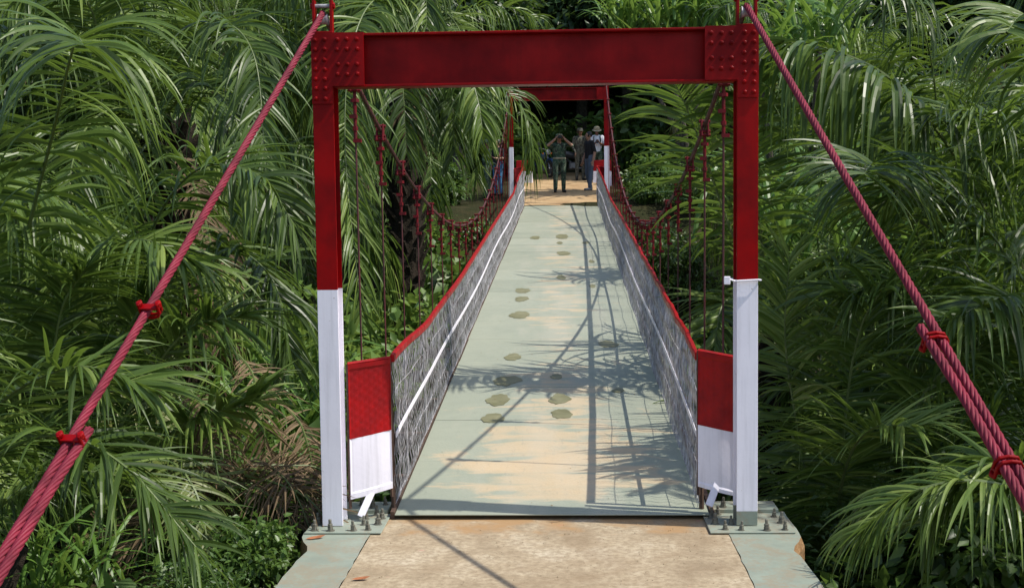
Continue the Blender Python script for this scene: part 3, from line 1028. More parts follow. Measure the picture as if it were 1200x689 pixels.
VAR = []
for k, (ln, e0, cv, tw) in enumerate([(3.6, 80, .30, .1), (3.9, 68, .42, -.12), (4.1, 58, .46, .15), (4.2, 48, .50, -.1), (4.0, 36, .52, .05), (3.8, 22, .50, -.15),
                                      (3.6, 5, .45, .1), (3.3, -18, .42, 0), (3.9, 62, .60, .2), (3.7, 44, .68, -.2)]):
    VAR.append(frond_mesh(arch(ln, R(e0), cv, tw), 88, 1.25, 0.0175, 2.8, 100 + k))
VAR_FAR = []
for k, (ln, e0, cv, tw) in enumerate([(4.4, 72, .38, .1), (4.6, 50, .50, -.12), (4.6, 30, .52, .15), (4.4, 10, .50, -.1), (4.0, -12, .5, .05)]):
    VAR_FAR.append(frond_mesh(arch(ln, R(e0), cv, tw), 76, 1.3, 0.022, 2.8, 150 + k, segs=5))
VAR_Y = [frond_mesh(arch(3.4, R(e), .5, .1), 70, 1.0, 0.017, 2.8, 190 + i, 'palm_y') for i, e in enumerate((35, 5, -20))]
DRY = [frond_mesh(arch(3.0, R(e), .35, .2), 60, 0.65, 0.016, 2.2, 170 + i, 'palm_dry') for i, e in enumerate((-50, -65, 10))]

def palm(label, crown, n, seed, hero=(), trunk_r=0.24, elev=(0, 8), far=False, azr=None, scale=1.0, dry=2, name='oil_palm', low_trunk=None):
    r = random.Random(seed)
    cx, cy, cz = crown
    gz = ground_z(cx, cy) - 0.15
    if low_trunk is not None: gz = low_trunk
    gz = min(gz, cz - 0.25)
    root = thing(name, label, 'palm tree', (cx, cy, gz), 0, 'oil palms along the ravine')
    h = cz - gz
    # trunk studded with old leaf bases
    mb = MB()
    mb.tube([(0.06 * math.sin(f * 3 + seed), 0.06 * math.cos(f * 2.2 + seed), h * f) for f in (0, .25, .5, .75, 1)], [trunk_r * 1.25, trunk_r, trunk_r * .95, trunk_r, trunk_r * .8], 10)
    nb = int(h * 34)
    for i in range(nb):
        z = h * (i + 0.5) / max(1, nb); a = i * 2.4
        ox, oy = 0.06 * math.sin(z / h * 3 + seed), 0.06 * math.cos(z / h * 2.2 + seed)
        mt = Matrix.Translation((ox, oy, z)) @ Matrix.Rotation(a, 4, 'Z') @ Matrix.Translation((trunk_r * 0.9, 0, 0)) @ Matrix.Rotation(R(r.uniform(18, 40)), 4, 'Y')
        hb = r.uniform(0.12, 0.30)
        mb.add([mt @ Vector(q) for q in ((-.04, -.10, -.06), (.03, -.06, -.06), (.03, .06, -.06), (-.04, .10, -.06), (.0, -.03, hb), (.025, -.02, hb), (.025, .02, hb), (0, .03, hb))],
               [(0, 3, 2, 1), (4, 5, 6, 7), (0, 1, 5, 4), (1, 2, 6, 5), (2, 3, 7, 6), (3, 0, 4, 7)])
    mb.build('trunk', 'bark', root)
    for i in range(n):
        if azr is None:
            az = i * 2.39996 + r.uniform(-.3, .3)
        else:
            az = R(r.uniform(*azr))
        f = (i + 0.5) / n
        if far:
            me = VAR_FAR[min(len(VAR_FAR) - 1, int(f * len(VAR_FAR)))]
        else:
            me = VAR[min(9, max(0, int(elev[0] + (elev[1] - elev[0]) * f + r.uniform(-.6, .6))))]
        if r.random() < 0.08: me = VAR_Y[r.randint(0, 2)]
        s = scale * r.uniform(0.85, 1.1)
        put('frond', me, root, (0.12 * math.sin(-az), 0.12 * math.cos(az), h - 0.05), (R(r.uniform(-6, 6)), R(r.uniform(-10, 10)), az), s)
    for i in range(dry):
        az = r.uniform(0, 6.28)
        put('dry_frond', DRY[i % 2], root, (0, 0, h - 0.15), (0, 0, az), scale)
    o = Vector((cx, cy, gz))
    for j, hf in enumerate(hero):
        ctrl = [Vector(c) - o for c in hf['p']]
        # lead the stalk down into the crown
        cr = Vector((0, 0, h))
        if (ctrl[0] - cr).length > 0.3:
            ctrl = [cr] + ctrl
            st = hf.get('start', 0.12) + 0.05
        else:
            st = hf.get('start', 0.12)
        me = frond_mesh(ctrl, int(hf.get('n', 80) * 1.15), hf.get('L', 0.85) * 1.08, hf.get('w', 0.021) * 0.82, hf.get('droop', 1.3), seed * 50 + j, hf.get('mat', 'palm'), st, hf.get('spread', 0.35), hf.get('rr', 0.02), hf.get('fan', 0.5), 9)
        put('frond', me, root)
    return root

def leaf_cloud(n, rad, clumps, cr, ll, lw, seed, shell=0.55, flat_=0.0, lobes=None):
    """numpy cloud of folded two-triangle leaves gathered in clumps; returns verts, faces, rnd, clump centres"""
    g = np.random.default_rng(seed)
    d = g.normal(size=(clumps, 3)); d /= np.linalg.norm(d, axis=1)[:, None]
    rr = (shell + (1 - shell) * g.random(clumps)) ** 0.8
    cc = d * rr[:, None] * np.array(rad)
    cc[:, 2] = cc[:, 2] * (1 + 0.0) 
    csz = cr * (0.6 + 0.8 * g.random(clumps))
    cb = g.random(clumps)
    idx = g.integers(0, clumps, n)
    off = g.normal(size=(n, 3)) * csz[idx][:, None] * np.array([1, 1, 0.62])
    P = cc[idx] + off
    nd = g.normal(size=(n, 3)) * 0.75 + off / (np.linalg.norm(off, axis=1)[:, None] + 1e-6) * 0.7 + d[idx] * 0.3
    nd[:, 2] -= 0.25
    nd /= np.linalg.norm(nd, axis=1)[:, None]
    up = g.normal(size=(n, 3)) * 0.55 + np.array([0, 0, 1.0])
    W = np.cross(nd, up); W /= np.linalg.norm(W, axis=1)[:, None] + 1e-9
    Nn = np.cross(W, nd)
    s = (0.6 + 0.8 * g.random(n))[:, None]
    b = P
    tip = P + nd * ll * s - np.array([0, 0, 0.15]) * ll * s
    m1 = P + nd * ll * 0.45 * s + W * lw * s + Nn * lw * 0.3 * s
    m2 = P + nd * ll * 0.45 * s - W * lw * s + Nn * lw * 0.3 * s
    verts = np.stack([b, m1, tip, m2], axis=1).reshape(-1, 3)
    base = np.arange(n) * 4
    faces = np.concatenate([np.stack([base, base + 1, base + 2], 1), np.stack([base, base + 2, base + 3], 1)])
    rn = np.clip(0.25 + 0.45 * cb[idx] + 0.35 * (g.random(n) - 0.5), 0, 1)
    return verts, faces, np.repeat(rn, 4), cc

def np_mesh(name, verts, faces, rnd, mat):
    me = bpy.data.meshes.new(name)
    nv, nf = len(verts), len(faces)
    me.vertices.add(nv); me.vertices.foreach_set('co', verts.astype(np.float32).ravel())
    me.loops.add(nf * 3); me.loops.foreach_set('vertex_index', faces.astype(np.int32).ravel())
    me.polygons.add(nf); me.polygons.foreach_set('loop_start', np.arange(nf, dtype=np.int32) * 3)
    me.materials.append(M[mat])
    at = me.attributes.new('rnd', 'FLOAT', 'POINT'); at.data.foreach_set('value', rnd.astype(np.float32))
    me.update(calc_edges=True)
    return me

def shrub_kind(seed, n, rad, clumps, cr, ll, lw, mat):
    v, f, rn, cc = leaf_cloud(n, rad, clumps, cr, ll, lw, seed, 0.25)
    v = v + np.array([0, 0, rad[2] * 0.95]); cc = cc + np.array([0, 0, rad[2] * 0.95])
    fol = np_mesh('foliage', v, f, rn, mat)
    mb = MB()
    r = random.Random(seed)
    for c in cc[::2]:
        c = Vector(c)
        b = Vector((r.uniform(-.08, .08), r.uniform(-.08, .08), -0.3))
        mb.tube([b, b.lerp(c, 0.5) + Vector((r.uniform(-.1, .1), r.uniform(-.1, .1), 0.08)), c], [0.014, 0.010, 0.005], 4)
    return fol, mb.mesh('stems', 'trunk')
SHR = {
    'broad': shrub_kind(1, 2600, (0.75, 0.7, 0.62), 42, 0.17, 0.15, 0.042, 'shrub'),
    'fine': shrub_kind(2, 3600, (0.8, 0.8, 0.7), 50, 0.17, 0.11, 0.024, 'shrub'),
    'pale': shrub_kind(3, 2600, (0.8, 0.75, 0.65), 40, 0.18, 0.16, 0.04, 'shrub_l'),
    'big': shrub_kind(4, 2200, (0.9, 0.9, 0.8), 36, 0.22, 0.24, 0.07, 'shrub'),
    'tall': shrub_kind(5, 3400, (0.65, 0.65, 1.2), 46, 0.2, 0.17, 0.04, 'shrub_l'),
}
def shrub(kind, label, loc, s=1.0, rz=0.0, group='shrubs in the ravine and on its banks', z=None):
    x, y = loc
    zz = ground_z(x, y) if z is None else z
    o = thing('shrub', label, 'shrub', (x, y, zz), rz, group)
    fol, st = SHR[kind]
    put('foliage', fol, o, scale=s)
    put('stems', st, o, scale=s)
    return o

def reed_mesh(seed, n=70, L=1.5, w=0.022, mat='reed'):
    r = random.Random(seed)
    vs, fs, rn = [], [], []
    for i in range(n):
        a = r.uniform(0, 6.28); b = Vector((r.gauss(0, .25), r.gauss(0, .25), r.uniform(0, .5)))
        d = Vector((math.cos(a) * .45, math.sin(a) * .45, 1)).normalized()
        ln = L * r.uniform(.6, 1.1); W = d.cross(Vector((math.cos(a + r.uniform(-.6, .6)), math.sin(a), 0))).normalized()
        col = r.random(); o = len(vs); q = b
        for j in range(8):
            hw_ = w * (0.55, .85, 1, 1, .9, .7, .4, .04)[j]
            n_ = d.cross(W).normalized()
            vs += [tuple(q - W * hw_), tuple(q + n_ * hw_ * .3), tuple(q + W * hw_)]; rn += [col] * 3
            d = (d + (DOWN * .9 + Vector((math.cos(a), math.sin(a), 0)) * .35) * (ln / 7) * (0.3 + j * .32)).normalized()
            W = (W - d * W.dot(d)).normalized(); q = q + d * ln / 7
        for j in range(7):
            k = o + j * 3
            fs += [(k, k + 1, k + 4, k + 3), (k + 1, k + 2, k + 5, k + 4)]
    return mesh_np('leaves', vs, fs, [mat], None, rn)
REED = [reed_mesh(1), reed_mesh(2)]
def reed(label, loc, s, k=0, rz=0.0, z=None):
    x, y = loc
    o = thing('reed_clump', label, 'reeds', (x, y, ground_z(x, y) if z is None else z), rz, 'tall reed clumps')
    put('leaves', REED[k], o, scale=s)
    mb = MB()
    r = random.Random(k)
    for i in range(12):
        mb.tube([(r.gauss(0, .12), r.gauss(0, .12), -0.4), (r.gauss(0, .18), r.gauss(0, .18), 0.55)], [0.012, 0.007], 4)
    put('stalks', mb.mesh('stalks', 'rachis'), o, scale=s)
    return o

# ------------------------------------------------------------------ palms (hero fronds given by the points their stalks pass through)
F = lambda p, **k: dict(p=p, **k)
palm('nearest left palm with a bright arching frond tip close to the camera', (-3.95, 9.0, 0.55), 9, 1, [
    F([(-3.9, 8.8, 1.03), (-3.6, 8.4, 1.75), (-3.2, 7.9, 2.4), (-2.8, 7.2, 2.78), (-2.52, 6.6, 2.84), (-2.3, 6.1, 2.74)], L=0.85, w=0.027, droop=2.4, fan=0.15, n=64),
    F([(-4.0, 8.9, 1.3), (-4.3, 8.8, 2.2), (-4.4, 8.6, 2.75), (-4.3, 8.3, 2.9)], L=0.7, w=0.02, droop=1.8),
    F([(-3.7, 8.8, 1.0), (-3.3, 8.5, 1.5), (-2.8, 8.2, 1.75), (-2.3, 8.0, 1.6)], L=0.7, w=0.018, droop=1.3),
    ], elev=(1, 6), scale=0.8, azr=(0, 140))
palm('left palm behind the nearest one, fronds spreading towards the white post', (-3.85, 11.2, 0.45), 10, 2, [
    F([(-3.68, 10.5, 0.7), (-3.3, 10.0, 1.71), (-2.79, 9.6, 2.23), (-2.26, 9.3, 2.19), (-1.95, 9.1, 1.83)], L=0.75, droop=1.7),
    F([(-3.53, 10.5, 0.62), (-3.03, 10.0, 1.37), (-2.6, 9.7, 1.64), (-2.18, 9.4, 1.4), (-2.04, 9.3, 0.83)], L=0.7, droop=1.7),
    ], elev=(0, 7), scale=0.85, azr=(15, 215))
palm('tall left palm whose drooping fronds hang behind the left stay cable', (-4.4, 14.2, 2.9), 14, 3, [
    F([(-4.26, 13.5, 3.15), (-3.69, 13.0, 3.74), (-3.25, 12.5, 3.71), (-2.89, 12.0, 3.28), (-2.73, 11.6, 2.27)], L=0.8, droop=2.0),
    F([(-4.91, 13.5, 2.98), (-4.78, 13.0, 3.89), (-5.01, 12.5, 4.23), (-5.23, 12.0, 3.83)], L=0.8, droop=1.6),
    F([(-4.2, 13.6, 3.0), (-3.7, 13.0, 3.2), (-3.25, 12.6, 2.8), (-3.0, 12.3, 1.9)], L=0.8, droop=2.0),
    ], elev=(0, 8), azr=(10, 200))
palm('tall palm left of midspan with long fronds hanging over the railing', (-2.75, 22.3, 5.2), 12, 4, [
    F([(-2.28, 19.0, 4.68), (-2.63, 18.0, 4.78), (-2.82, 17.0, 3.97), (-2.84, 16.5, 2.6), (-2.58, 16.0, 0.44)], L=1.0, w=0.027, droop=1.8, n=110),
    F([(-2.34, 22.0, 5.39), (-1.75, 21.0, 4.81), (-1.5, 20.0, 4.05), (-1.32, 19.6, 3.45), (-1.25, 19.4, 3.0)], L=0.8, w=0.026, droop=2.2),
    F([(-2.49, 22.0, 5.25), (-1.95, 21.0, 4.41), (-1.8, 20.5, 3.6), (-1.75, 20.2, 2.75)], L=1.0, w=0.026, droop=2.0),
    F([(-2.4, 22.0, 5.53), (-1.85, 21.0, 5.95), (-1.4, 20.5, 5.95), (-1.1, 20.0, 5.6)], L=0.8, w=0.026, droop=2.2),
    F([(-2.51, 21.0, 5.1), (-2.54, 20.0, 4.3), (-2.45, 19.5, 3.5), (-2.4, 19.3, 2.7)], L=1.0, w=0.026, droop=2.0),
    F([(-2.6, 21.6, 5.4), (-2.3, 20.0, 5.9), (-2.0, 18.6, 5.4), (-1.9, 17.8, 4.4)], L=1.0, w=0.026, droop=2.0),
    ], elev=(0, 8), far=True, trunk_r=0.28, azr=(30, 190))
palm('low palm at the bottom left corner, fronds crossing under the stay cable', (-3.3, 6.5, -0.1), 5, 5, [
    F([(-3.11, 6.2, 0.45), (-2.7, 5.9, 0.81), (-2.28, 5.6, 0.95), (-1.91, 5.4, 0.84), (-1.56, 5.2, 0.55)], L=0.5, w=0.014, droop=1.6),
    F([(-3.1, 6.2, 0.63), (-2.73, 6.0, 1.04), (-2.31, 5.9, 1.22), (-1.92, 5.8, 1.13)], L=0.55, w=0.015, droop=1.4),
    F([(-3.1, 6.5, 0.3), (-2.75, 6.5, 0.55), (-2.35, 6.4, 0.6), (-2.05, 6.3, 0.45)], L=0.5, w=0.014, droop=1.6),
    ], elev=(0, 4), scale=0.55, dry=0, azr=(0, 120))
palm('young palm left of the slab with one yellowing hanging frond', (-3.2, 8.3, -0.35), 4, 6, [
    F([(-2.83, 8.0, 0.23), (-2.48, 7.7, 0.4), (-2.26, 7.5, 0.29), (-2.16, 7.4, 0.05), (-2.12, 7.3, -0.23)], L=0.36, w=0.014, mat='palm_y', droop=2.4, n=45),
    F([(-3.26, 8.2, -0.27), (-2.87, 8.0, 0.56), (-2.41, 7.9, 1.17), (-2.0, 7.8, 1.29)], L=0.6, w=0.017),
    F([(-3.43, 8.2, -0.27), (-3.22, 8.2, 0.64), (-2.81, 8.2, 1.26), (-2.63, 8.2, 1.48)], L=0.6, w=0.017),
    F([(-3.15, 8.2, -0.33), (-2.54, 8.0, 0.51), (-1.96, 7.9, 0.74)], L=0.6, w=0.017),
    F([(-3.3, 8.3, -0.2), (-3.3, 8.0, 0.7), (-3.15, 7.8, 1.3), (-2.9, 7.6, 1.6)], L=0.6, w=0.017),
    ], elev=(0, 3), scale=0.6, dry=1, azr=(40, 160))
palm('big right palm whose long frond arches over the right stay cable', (3.75, 9.9, -0.1), 9, 7, [
    F([(3.5, 11.5, 0.83), (2.9, 10.8, 1.69), (2.45, 9.9, 2.1), (2.15, 9.1, 2.2), (1.95, 8.5, 2.12)], L=0.8, w=0.024, droop=1.8, fan=0.1),
    F([(3.71, 9.8, 0.73), (3.39, 10.0, 1.5), (2.92, 10.2, 2.03), (2.41, 10.3, 1.91)], L=0.85, droop=1.6),
    F([(3.14, 9.8, 0.34), (2.82, 9.4, 1.04), (2.35, 9.0, 1.38), (1.84, 8.8, 1.31)], L=0.75, droop=1.5),
    F([(3.6, 9.5, 0.5), (3.3, 9.0, 1.0), (2.9, 8.5, 1.3), (2.4, 8.1, 1.2)], L=0.8, droop=1.6),
    ], elev=(1, 7), scale=0.85, azr=(-120, 60), low_trunk=-0.9)
palm('right palm further back with a star shaped frond tip at the top right', (4.95, 12.6, -0.5), 10, 8, [
    F([(4.79, 12.4, -0.43), (4.42, 12.2, 0.59), (3.91, 11.9, 1.65), (3.39, 11.6, 2.42), (2.81, 11.4, 3.01), (2.2, 11.3, 3.27), (1.78, 11.2, 3.3)], L=1.4, w=0.030, droop=4.2, n=90, spread=0.2, rr=0.03),
    F([(4.5, 11.0, 1.74), (3.9, 10.2, 2.7), (3.35, 9.3, 3.12), (2.95, 8.5, 3.12), (2.65, 7.9, 2.95)], L=0.85, w=0.024, droop=2.2, fan=0.15),
    F([(4.5, 11.6, 1.8), (3.9, 11.4, 2.5), (3.3, 11.2, 2.7), (2.7, 11.0, 2.4)], L=0.8, droop=1.8),
    ], elev=(0, 6), scale=0.9, azr=(-110, 100), low_trunk=-1.3)
palm('right palm beyond the gate with a frond fanning across the hangers', (1.98, 12.5, 0.55), 6, 9, [
    F([(1.82, 12.3, 1.0), (1.46, 12.1, 1.9), (1.19, 11.8, 2.58), (0.98, 11.6, 3.0), (0.78, 11.4, 3.25)], L=0.82, w=0.024, droop=0.8, spread=0.15, n=60),
    F([(1.95, 12.5, 1.1), (1.75, 12.0, 2.0), (1.62, 11.6, 2.7), (1.5, 11.2, 3.0)], L=0.8, w=0.024, droop=1.2, n=60),
    F([(1.9, 12.3, 0.75), (1.6, 11.9, 1.05), (1.4, 11.6, 1.0), (1.3, 11.3, 0.7)], L=0.6, w=0.022, droop=1.2, n=50),
    ], elev=(1, 6), scale=0.6, azr=(-150, -20))
palm('right palm in the ravine behind the fan frond', (3.5, 17.4, 0.9), 12, 12, [], elev=(0, 6), scale=0.9, azr=(-170, 40))
palm('low palm at the bottom right corner, frond arching beside the slab', (2.9, 6.8, -0.3), 4, 10, [
    F([(2.95, 6.9, 0.0), (2.5, 6.75, 0.36), (2.1, 6.65, 0.5), (1.75, 6.6, 0.44), (1.5, 6.55, 0.26)], L=0.55, w=0.014, droop=2.6, spread=0.2),
    F([(2.8, 6.9, 0.1), (2.5, 6.9, 0.5), (2.2, 6.95, 0.5), (1.95, 6.95, 0.2)], L=0.55, w=0.015, droop=2.0),
    ], elev=(0, 5), scale=0.55, dry=0, azr=(-140, 0))
palm('shaded upright palm just right of the near gate', (1.98, 9.3, -0.95), 4, 11, [
    F([(1.96, 9.2, -0.55), (1.94, 9.0, 0.36), (2.01, 8.8, 1.1), (2.24, 8.6, 1.52)], L=0.62, w=0.017),
    F([(1.81, 9.2, -0.55), (1.65, 9.2, 0.33), (1.56, 9.2, 0.95), (1.57, 9.1, 1.56)], L=0.55, w=0.017),
    F([(2.05, 9.2, -0.61), (2.36, 9.0, 0.36), (2.65, 8.8, 0.86), (3.03, 8.6, 1.0)], L=0.65, w=0.017),
    F([(1.87, 9.2, -0.55), (1.88, 9.6, 0.38), (2.04, 9.8, 1.27), (2.55, 9.8, 1.84)], L=0.65, w=0.018),
    F([(2.07, 9.0, -0.62), (2.34, 8.5, 0.11), (2.69, 8.2, 0.5)], L=0.6, w=0.016),
    F([(1.9, 9.1, -0.6), (1.85, 8.6, 0.1), (1.9, 8.1, 0.5), (2.1, 7.7, 0.6)], L=0.55, w=0.016),
    ], elev=(0, 5), scale=0.75, dry=1, azr=(-90, 20))
palm('unseen tall palm added beyond the right edge to shade the lower right bank', (7.4, 8.0, 4.0), 13, 13, [], elev=(1, 7), scale=0.95, azr=(35, 175), dry=0)  # out of frame, added to block sun from the lower right foliage
# background palms filling the slopes
for lab, cr, n, sd, sc in [
    ('background palm at the far left edge behind the tall left palm', (-8.2, 17.5, 3.2), 16, 21, 1.0),
    ('background palm on the left slope between two taller palms', (-6.0, 20.5, 2.6), 16, 22, 1.0),
    ('background palm high on the left slope above the stay cable', (-6.8, 26.0, 5.6), 16, 23, 1.05),
    ('background palm behind the midspan palm on the left bank', (-4.2, 29.5, 4.6), 15, 24, 1.0),
    ('background palm on the right slope behind the red gate post', (5.9, 20.5, 2.4), 16, 25, 1.0),
    ('background palm at the far right edge of the right slope', (8.0, 18.5, 2.8), 16, 26, 1.0),
    ('background palm high on the right slope below the dark trees', (6.2, 25.5, 3.2), 16, 27, 1.0),
    ('background palm on the right bank near the far gate', (5.4, 28.5, 4.0), 14, 28, 0.95),
    ('low background palm in the ravine left of the near deck', (-5.4, 13.0, 0.6), 12, 29, 0.85),
    ('low background palm in the ravine right of the near deck', (5.9, 14.2, 0.7), 13, 30, 0.9),
]:
    palm(lab, cr, n, sd, far=True, scale=sc, dry=2)

# ------------------------------------------------------------------ shrubs and reeds
SH = [
    ('broad', 'leafy green shrub against the left side of the slab', (-1.85, 8.9), 0.6),
    ('broad', 'low bright shrub below the left foot plate', (-1.85, 7.3), 0.32),
    ('fine', 'fine leaved shrub behind the left white post', (-2.35, 9.2), 0.85),
    ('fine', 'fine leaved shrub at the bottom left beside the slab edge', (-1.95, 6.5), 0.3),
    ('big', 'broad leaved shrub under the first left hangers', (-1.9, 10.6), 0.95),
    ('pale', 'pale green shrub left of the railing under the hanging frond', (-2.3, 12.6), 1.15),
    ('broad', 'dark shrub in the ravine left of the second hangers', (-3.2, 11.8), 1.2),
    ('tall', 'tall pale shrub left of the railing before midspan', (-2.5, 15.0), 1.25),
    ('pale', 'pale shrub left of midspan between hangers', (-2.3, 17.6), 1.35),
    ('tall', 'tall pale shrub on the left slope below the hanging fronds', (-3.6, 17.0), 1.5),
    ('tall', 'tall pale shrub just past midspan on the left', (-2.2, 20.2), 1.5),
    ('pale', 'pale shrub at the foot of the midspan palm', (-3.1, 23.6), 1.7),
    ('big', 'broad leaved shrub on the far left bank below the far gate', (-2.4, 26.6), 1.6),
    ('pale', 'pale shrub on the far left bank beside the last hangers', (-3.9, 30.2), 1.2),
    ('fine', 'fine leaved shrub behind the left palms', (-5.6, 16.0), 1.9),
    ('big', 'broad leaved shrub in shade under the nearest left palm', (-3.2, 9.9), 1.0),
    ('fine', 'fine leaved shrub in shade at the left edge', (-4.6, 9.8), 1.2),
    ('fine', 'dark fine leaved shrub beside the right foot plate', (2.15, 8.5), 0.55),
    ('big', 'broad leaved shrub in shade right of the near gate', (2.7, 10.6), 1.0),
    ('broad', 'shrub in deep shade at the bottom right', (2.6, 8.0), 0.7),
    ('pale', 'pale shrub right of the railing below the first hangers', (1.9, 12.4), 1.05),
    ('tall', 'tall pale shrub right of the railing before midspan', (2.0, 14.6), 1.15),
    ('pale', 'pale sunlit shrub right of midspan', (2.3, 18.4), 1.25),
    ('tall', 'tall pale shrub right of the railing past midspan', (2.4, 21.6), 1.3),
    ('pale', 'pale shrub on the right slope behind the fan frond', (3.7, 18.8), 1.8),
    ('broad', 'shrub on the far right bank below the far gate', (2.2, 26.0), 1.35),
    ('fine', 'fine leaved shrub on the far right bank beside the last hangers', (2.5, 29.6), 1.1),
    ('pale', 'pale shrub in the gap behind the right gate post', (3.6, 14.0), 1.4),
    ('big', 'broad leaved shrub on the right slope under the background palms', (5.4, 17.2), 2.0),
    ('fine', 'fine leaved shrub at the right edge under the big palm', (4.3, 11.2), 1.3),
    ('broad', 'small shrub on the right bank crest by the last hangers', (2.1, 33.4), 0.55),
    ('fine', 'fine leaved shrub on the right bank crest further out', (3.3, 32.8), 0.9),
    ('broad', 'dark shrub beside the far landing on the left', (-3.4, 35.2), 0.9),
    ('broad', 'dark shrub beside the far landing on the right', (2.4, 35.0), 1.0),
    ('big', 'dark shrub behind the far landing on the left', (-2.6, 45.5), 1.4),
    ('big', 'dark shrub behind the far landing on the right', (2.2, 45.0), 1.4),
    ('broad', 'dark shrub at the back end of the far landing', (-0.3, 46.6), 1.2),
]
for i, (k, lab, loc, s) in enumerate(SH):
    shrub(k, lab, loc, s, i * 1.7)
def strap_tree(label, x, y, heads, rz):
    gz = ground_z(x, y) - 0.2
    o = thing('strap_leaf_tree', label, 'tree', (x, y, gz), 0, 'slender trees with strap leaves')
    for k, (dx, dy, z, s) in enumerate(heads):
        MB().tube([(0, 0, 0), (dx * .3, dy * .3, (z - gz) * .5), (dx, dy, z - gz + .3)], [0.09, 0.07, 0.04], 7).build('trunk', 'trunk', o)
        put('leaf_head', STRAP[k % 2], o, (dx, dy, z - gz), (0, 0, rz + k * 2.1), s)
    return o
STRAP = [reed_mesh(5, 60, 1.5, 0.038), reed_mesh(6, 60, 1.4, 0.038)]
strap_tree('slender tree with bright strap leaves showing above the right half of the cross beam', 3.6, 36.5, [(-.9, -.3, 6.1, 1.5), (.2, .2, 6.4, 1.6), (-1.9, .1, 6.3, 1.3), (1.0, .2, 6.2, 1.4)], 0.3)
strap_tree('slender tree with bright strap leaves behind the right gate corner', 3.4, 19.0, [(-.6, -.3, 3.4, .9), (.3, 0, 3.9, 1.0)], 1.3)
REEDS = [
    ('bright reed clump right of the red gate post', (2.25, 13.2), 1.0, 1.35),
    ('bright reed clump low on the right of the railing', (2.6, 11.3), -1.0, 0.9),
    ('reed clump left of the slab under the palms', (-2.9, 7.9), -0.75, 0.55),
    ('reed clump between the left palms', (-3.0, 12.8), -0.9, 1.3),
    ('reed clump behind the right stay cable', (3.4, 12.6), 0.2, 1.4),
    ('reed clump at the left edge under the stay cable', (-3.0, 7.2), -0.6, 0.7),
    ('reed clump in shade at the right edge', (3.2, 8.6), -0.7, 0.9),
]
for i, (lab, loc, z, s) in enumerate(REEDS):
    reed(lab, loc, s, i % 2, i * 1.3, z)

# heap of dry fallen fronds left of the slab
heap = thing('dry_frond_heap', 'heap of dry brown fallen palm fronds left of the slab', 'dry fronds', (-2.1, 8.1, -0.45))
r = random.Random(9)
for i in range(13):
    a = R(r.uniform(-170, 170))
    ctrl = [V(0, 0, 0.72 + r.uniform(-.1, .1)) + V(r.uniform(-.15, .15), r.uniform(-.15, .15), 0)]
    dd = V(math.cos(a), math.sin(a), 0)
    for k in range(1, 4):
        ctrl.append(ctrl[0] + dd * 0.27 * k + V(0, 0, 0.02 - 0.05 * k * k * r.uniform(.6, 1.3)))
    put('dry_frond', frond_mesh(ctrl, 34, 0.45, 0.0055, 1.2, 900 + i, 'palm_dry', 0.1, 0.5, 0.012, 1.3), heap)
for k, (x, y, z, a) in enumerate([(-2.5, 8.3, 0.75, -20), (-2.25, 8.6, 0.95, 35), (-1.95, 8.75, 0.55, -60)]):
    o_ = V(-2.1, 8.1, -0.45)
    c0 = V(x, y, z) - o_
    put('dry_frond', frond_mesh([c0, c0 + V(.12, -.1, -.12), c0 + V(.2, -.16, -.4), c0 + V(.22, -.18, -.75)], 34, 0.34, 0.007, 3.0, 950 + k, 'palm_dry', 0.1, 0.4, 0.012), heap)

# ------------------------------------------------------------------ forest behind
def tree_kind(seed, n, rad, clumps, cr, ll, lw, h, mat):
    v, f, rn, cc = leaf_cloud(n, rad, clumps, cr, ll, lw, seed, 0.35)
    v = v + np.array([0, 0, h]); cc = cc + np.array([0, 0, h])
    crown = np_mesh('crown', v, f, rn, mat)
    mb = MB()
    r = random.Random(seed)
    top = Vector((0, 0, h + rad[2] * 0.3))
    mb.tube([(0, 0, -0.5), (0.1, 0.05, h * 0.35), (-0.08, 0.1, h * 0.7), top], [0.26, 0.2, 0.15, 0.06], 8)
    for c in cc[::3]:
        c = Vector(c); b = Vector((0, 0, h * r.uniform(0.35, 0.9)))
        mb.tube([b, b.lerp(c, 0.55) + Vector((0, 0, 0.25)), c], [0.07, 0.045, 0.015], 5)
    return crown, mb.mesh('trunk', 'trunk')
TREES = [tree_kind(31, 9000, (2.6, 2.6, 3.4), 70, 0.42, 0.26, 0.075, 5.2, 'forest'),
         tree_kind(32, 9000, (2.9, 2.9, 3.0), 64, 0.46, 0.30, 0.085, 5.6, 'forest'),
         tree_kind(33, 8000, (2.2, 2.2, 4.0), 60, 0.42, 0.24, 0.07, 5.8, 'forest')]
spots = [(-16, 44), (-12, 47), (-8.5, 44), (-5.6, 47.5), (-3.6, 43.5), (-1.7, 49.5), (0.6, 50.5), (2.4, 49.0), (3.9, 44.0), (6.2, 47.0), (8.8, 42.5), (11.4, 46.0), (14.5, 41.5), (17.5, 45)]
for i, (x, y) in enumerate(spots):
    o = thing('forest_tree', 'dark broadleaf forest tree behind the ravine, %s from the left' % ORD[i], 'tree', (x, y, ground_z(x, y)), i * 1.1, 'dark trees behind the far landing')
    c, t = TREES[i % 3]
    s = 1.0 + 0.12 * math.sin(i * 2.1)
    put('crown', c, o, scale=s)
    put('trunk', t, o, scale=s)
